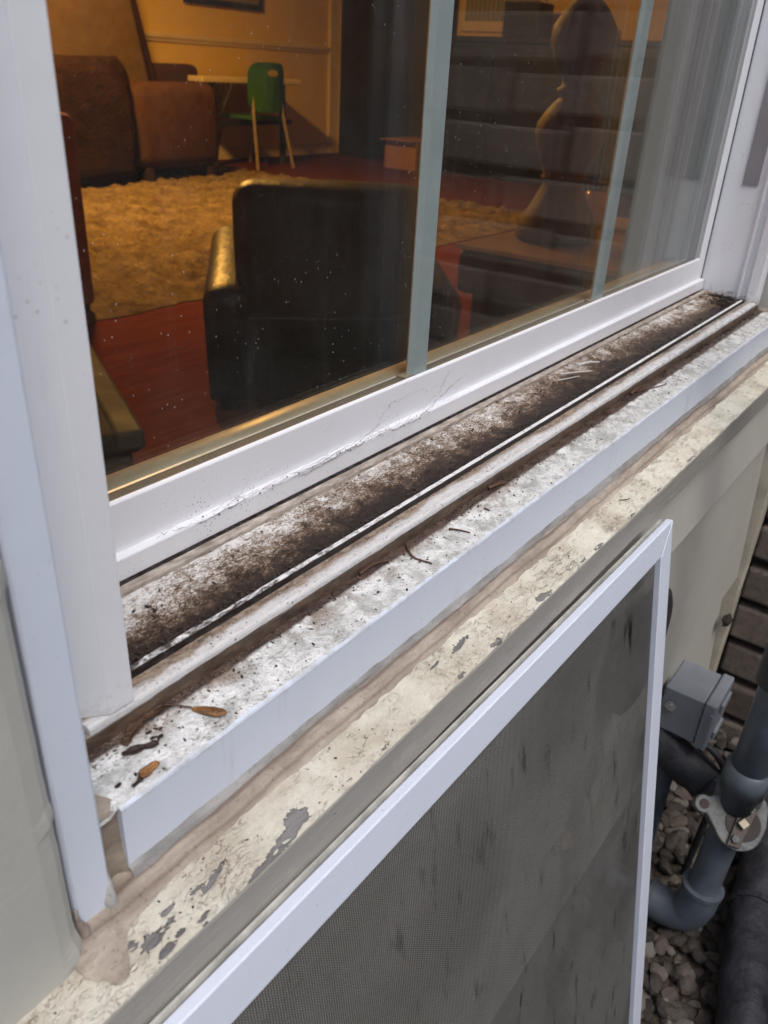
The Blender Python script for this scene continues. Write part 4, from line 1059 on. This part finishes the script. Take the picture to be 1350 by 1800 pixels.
# green school chair and small table by the wall
m_green = simple('green_plastic', (.035, .13, .02), .35, .1, 10)
m_steel = simple('chair_tube', (.45, .38, .26), .3, .1, 30, 0, .5)
gc = thing('student_chair', 'green plastic student chair with pale tube legs by the far wall', 'chair', (5.65, 5.5, FZ))
a_ = FZ
bm = B()
ol = []
for k in range(24):
    t = 2 * math.pi * k / 24; ol.append((5.67 + .215 * math.copysign(abs(math.cos(t)) ** .45, math.cos(t)), a_ + .635 + .19 * math.copysign(abs(math.sin(t)) ** .45, math.sin(t))))
hl = [(5.70 + .075 * math.cos(2 * math.pi * k / 24), a_ + .745 + .026 * math.sin(2 * math.pi * k / 24)) for k in range(24)]
F = [[bm.verts.new((x, yy + .10 * ((x - 5.67) / .2) ** 2 * .5, z)) for x, z in L_] for L_, yy in ((ol, 5.40), (hl, 5.40), (ol, 5.415), (hl, 5.415))]
for i in range(24):
    j = (i + 1) % 24
    bm.faces.new((F[0][i], F[0][j], F[1][j], F[1][i])); bm.faces.new((F[2][j], F[2][i], F[3][i], F[3][j]))
    bm.faces.new((F[0][j], F[0][i], F[2][i], F[2][j])); bm.faces.new((F[1][i], F[1][j], F[3][j], F[3][i]))
obj('backrest', bm, m_green, gc)
obj('seat', rbox(5.47, 5.87, 5.46, 5.86, a_ + .385, a_ + .415, .012, 3), m_green, gc)
for s in (-1, 1):
    bm = B(); tube(bm, curve([(5.67 + s * .17, 5.46, a_ + .60), (5.67 + s * .18, 5.44, a_ + .42), (5.67 + s * .225, 5.36, a_ + .0)], 4), .014, 8); obj('leg', bm, m_steel, gc)
    bm = B(); tube(bm, [(5.67 + s * .18, 5.80, a_ + .39), (5.67 + s * .225, 5.90, a_)], .014, 8); obj('leg', bm, m_steel, gc)
kt = thing('small_table', 'pale topped small table with dark legs behind the green chair', 'table', (5.6, 5.85, FZ))
obj('tabletop', rbox(5.10, 6.30, 5.62, 6.14, a_ + .655, a_ + .70, .01), m_white_in, kt)
m_blk = simple('dark_metal', (.02, .018, .016), .5)
for x0 in (5.25, 6.10):
    for y0 in (5.68, 6.05): bm = B(); tube(bm, [(x0, y0, a_), (x0, y0, a_ + .66)], .03, 10); obj('leg', bm, m_blk, kt)
bm = B(); box(bm, 5.2, 6.2, 5.66, 5.70, a_ + .33, a_ + .37); obj('crossbar', bm, m_blk, kt)
bm = B()
for k in range(6): tube(bm, [(5.26 + .01 * k, 5.66, a_ + .40), (5.16 + .05 * k, 5.60, a_ + .66)], .007, 5)
tag(obj('stick_bundle', bm, m_blk, None), 'bundle of dark sticks between the brown armchair and the green chair', 'sticks')
pf = thing('picture_frame', 'dark picture frame hanging on the far wall above the chair rail', 'picture', (5.6, 6.18, .5))
bm = B(); box(bm, 5.45, 6.38, 6.165, 6.198, .425, .47); box(bm, 5.45, 5.50, 6.165, 6.198, .47, 1.0); box(bm, 6.33, 6.38, 6.165, 6.198, .47, 1.0); obj('frame', bm, m_blk, pf)
bm = B(); box(bm, 5.50, 6.33, 6.18, 6.195, .47, 1.0); obj('picture', bm, simple('picture_paper', (.25, .2, .12), .5), pf)

# low dark cabinet and doorway stand-in on the right wall
m_cab = simple('black_cabinet', (.010, .009, .009), .35, .3, 10)
tc = thing('doorway_stand_in', 'tall black cabinet shape standing in for the dark doorway beside the far wall', 'cabinet', (7.4, 5.5, FZ))  # black cabinet shape added in place of the unlit doorway
obj('carcass', rbox(7.30, 7.498, 4.75, 6.0, FZ, CZ - .05, .01), m_cab, tc)
for y0 in (4.78, 5.39): obj('door', rbox(7.28, 7.299, y0, y0 + .58, FZ + .08, CZ - .1, .004), m_cab, tc)
lc = thing('low_cabinet', 'long low black cabinet under the blinds on the right wall', 'cabinet', (7.2, 3.5, FZ))
obj('carcass', rbox(6.95, 7.49, 2.0, 4.70, FZ, .26, .01), m_cab, lc)
obj('top', rbox(6.92, 7.495, 1.98, 4.72, .261, .30, .006), simple('dark_top', (.03, .024, .02), .25), lc)
for k in range(4): obj('door', rbox(6.93, 6.949, 2.04 + k * .66, 2.66 + k * .66, FZ + .08, .22, .004), m_cab, lc)
sp2 = thing('speaker_box', 'black boxy speaker standing on the low cabinet', 'speaker', (7.2, 3.9, .30)); obj('box', rbox(7.05, 7.30, 3.68, 4.02, .301, .56, .01), m_blk, sp2)
obj('grille', rbox(7.043, 7.049, 3.70, 4.00, .32, .54, .002), m_cab, sp2)
pt = thing('plant_pot', 'dark round pot on the low cabinet right of the speaker', 'pot', (7.2, 3.3, .30)); bm = B(); lathe(bm, 7.2, 3.30, [(.301, .07), (.42, .10), (.46, .10), (.46, .08)], 20); obj('pot', bm, m_blk, pt, smooth=True)
bm = B(); lathe(bm, 7.2, 3.30, [(.44, .02), (.47, .078)], 20); obj('soil', bm, m_brown, pt)
bx = thing('cardboard_box', 'brown cardboard box on the floor before the black doorway shape', 'box', (6.9, 4.9, FZ))
obj('carton', rbox(6.75, 7.2, 4.62, 4.98, FZ + .001, FZ + .26, .006), simple('cardboard', (.26, .13, .06), .8), bx)
obj('flap', rbox(6.66, 6.745, 4.62, 4.98, FZ + .25, FZ + .258, .002), simple('cardboard_flap', (.28, .15, .07), .8), bx)
wb = thing('blind', 'closed gray blind in the small window above the low cabinet', 'blind', (7.49, 4.3, .5))
bm = B(); box(bm, 7.46, 7.498, 3.85, 4.70, .36, .44); box(bm, 7.46, 7.498, 3.85, 3.90, .44, 1.3); box(bm, 7.46, 7.498, 4.65, 4.70, .44, 1.3); obj('window_trim', bm, m_white_in, wb)
bm = B()
for k in range(16): box(bm, 7.470, 7.478, 3.91 + k * .046, 3.95 + k * .046, .44, 1.3)
obj('slats', bm, simple('blind_slat', (.30, .30, .28), .5), wb)

# near right: side table with turned lamp
m_ttop = simple('tan_table_top', (.34, .22, .11), .35, .15, 12)
m_tside = simple('dark_table_side', (.045, .033, .026), .5, .3, 14, .001)
tb = thing('side_table', 'dark sided table with a tan top close inside the window', 'table', (1.5, .58, FZ))
obj('table_top', rbox(1.275, 1.85, .375, .775, -.2685, -.2600, .002), m_ttop, tb)
obj('apron', rbox(1.277, 1.84, .378, .773, -.345, -.2690, .012, 4), m_tside, tb)
obj('body', rbox(1.31, 1.80, .39, .755, FZ + .02, -.346, .006), m_tside, tb)
obj('foot', rbox(1.29, 1.82, .38, .765, FZ, FZ + .02, .004), m_tside, tb)
lp = thing('table_lamp', 'turned brown wooden lamp standing on the dark side table', 'lamp', (1.45, .67, -.26))
m_lamp = simple('turned_wood', (.085, .045, .026), .6, .3, 30, .001)
pr = [(-.2598, .066), (-.256, .073), (-.245, .075), (-.225, .069), (-.200, .054), (-.178, .043), (-.165, .037), (-.158, .036), (-.155, .041), (-.150, .041), (-.146, .038), (-.130, .045), (-.108, .054), (-.085, .061), (-.066, .059), (-.048, .048), (-.035, .037), (-.028, .029), (-.022, .028), (-.018, .033), (-.012, .033), (-.008, .027), (.004, .027), (.012, .033), (.030, .044), (.055, .054), (.080, .052), (.105, .036), (.120, .020), (.135, .014), (.20, .012)]
bm = B(); lathe(bm, 1.45, .67, pr, 40); obj('base', bm, m_lamp, lp, smooth=True)
bm = B(); lathe(bm, 1.45, .67, [(.20, .19), (.44, .13)], 40); bmesh.ops.delete(bm, geom=[f for f in bm.faces if len(f.verts) > 6], context='FACES_ONLY')
o = obj('lamp_shade', bm, simple('shade_cloth', (.5, .42, .3), .8), lp, smooth=True); s = o.modifiers.new('s', 'SOLIDIFY'); s.thickness = .003
bm = B(); tube(bm, [(1.45, .67, .2), (1.45, .67, .43)], .006, 8); tube(bm, [(1.31, .67, .43), (1.59, .67, .43)], .002, 6); obj('harp', bm, m_steel, lp)
cm = thing('candle_jar', 'amber glass jar beside the lamp on the side table', 'jar', (1.66, .62, -.26)); bm = B(); lathe(bm, 1.68, .69, [(-.2598, .028), (-.255, .032), (-.20, .032), (-.19, .027)], 24); obj('jar', bm, simple('amber', (.5, .28, .08), .2), cm, smooth=True)
bm = B(); lathe(bm, 1.68, .69, [(-.19, .029), (-.175, .029)], 24); obj('lid', bm, m_brown, cm, smooth=False)

# near left: padded stool
ot = thing('padded_stool', 'tan topped padded stool with a black base low inside the left end of the window', 'stool', (.712, .960, FZ), (0, 0, math.atan2(.473, .234)))
lobj('top', rbox(0, .53, 0, .42, .275, .31, .01, 3), simple('tan_pad', (.032, .026, .019), .7, .2, 12, .002, spec=.06), ot)
lobj('piping', rbox(-.004, .534, -.006, .040, .282, .314, .008, 3), simple('tan_edge', (.05, .042, .032), .6, .2, 12, spec=.06), ot)
lobj('base', rbox(.012, .52, .012, .41, .0, .274, .01, 3), m_blk, ot)

# ceiling lamp of the room (lit)
LX, LY = 2.9, 4.1
cl_ = thing('ceiling_lamp', 'lit round ceiling lamp inside the room', 'lamp', (LX, LY, CZ))
bm = B(); lathe(bm, LX, LY, [(CZ - .002, .20), (CZ - .03, .20), (CZ - .03, .17)], 32); obj('base', bm, m_blk, cl_)
q = M('lamp_glow'); mglow = q.fin((.9, .7, .4), .5, **{'Emission Color': (1, .55, .20), 'Emission Strength': 6.0})
bm = B(); lathe(bm, LX, LY, [(CZ - .031, .165), (CZ - .07, .15), (CZ - .10, .10), (CZ - .115, .03)], 32); obj('diffuser', bm, mglow, cl_, smooth=True)
al = bpy.data.lights.new('ceiling_lamp_light', 'AREA'); al.shape = 'DISK'; al.size = .3; al.energy = 145; al.color = (1, .46, .095)
ao = bpy.data.objects.new('ceiling_lamp_light', al); COL.objects.link(ao); ao.location = (LX, LY, CZ - .13 + Z0)
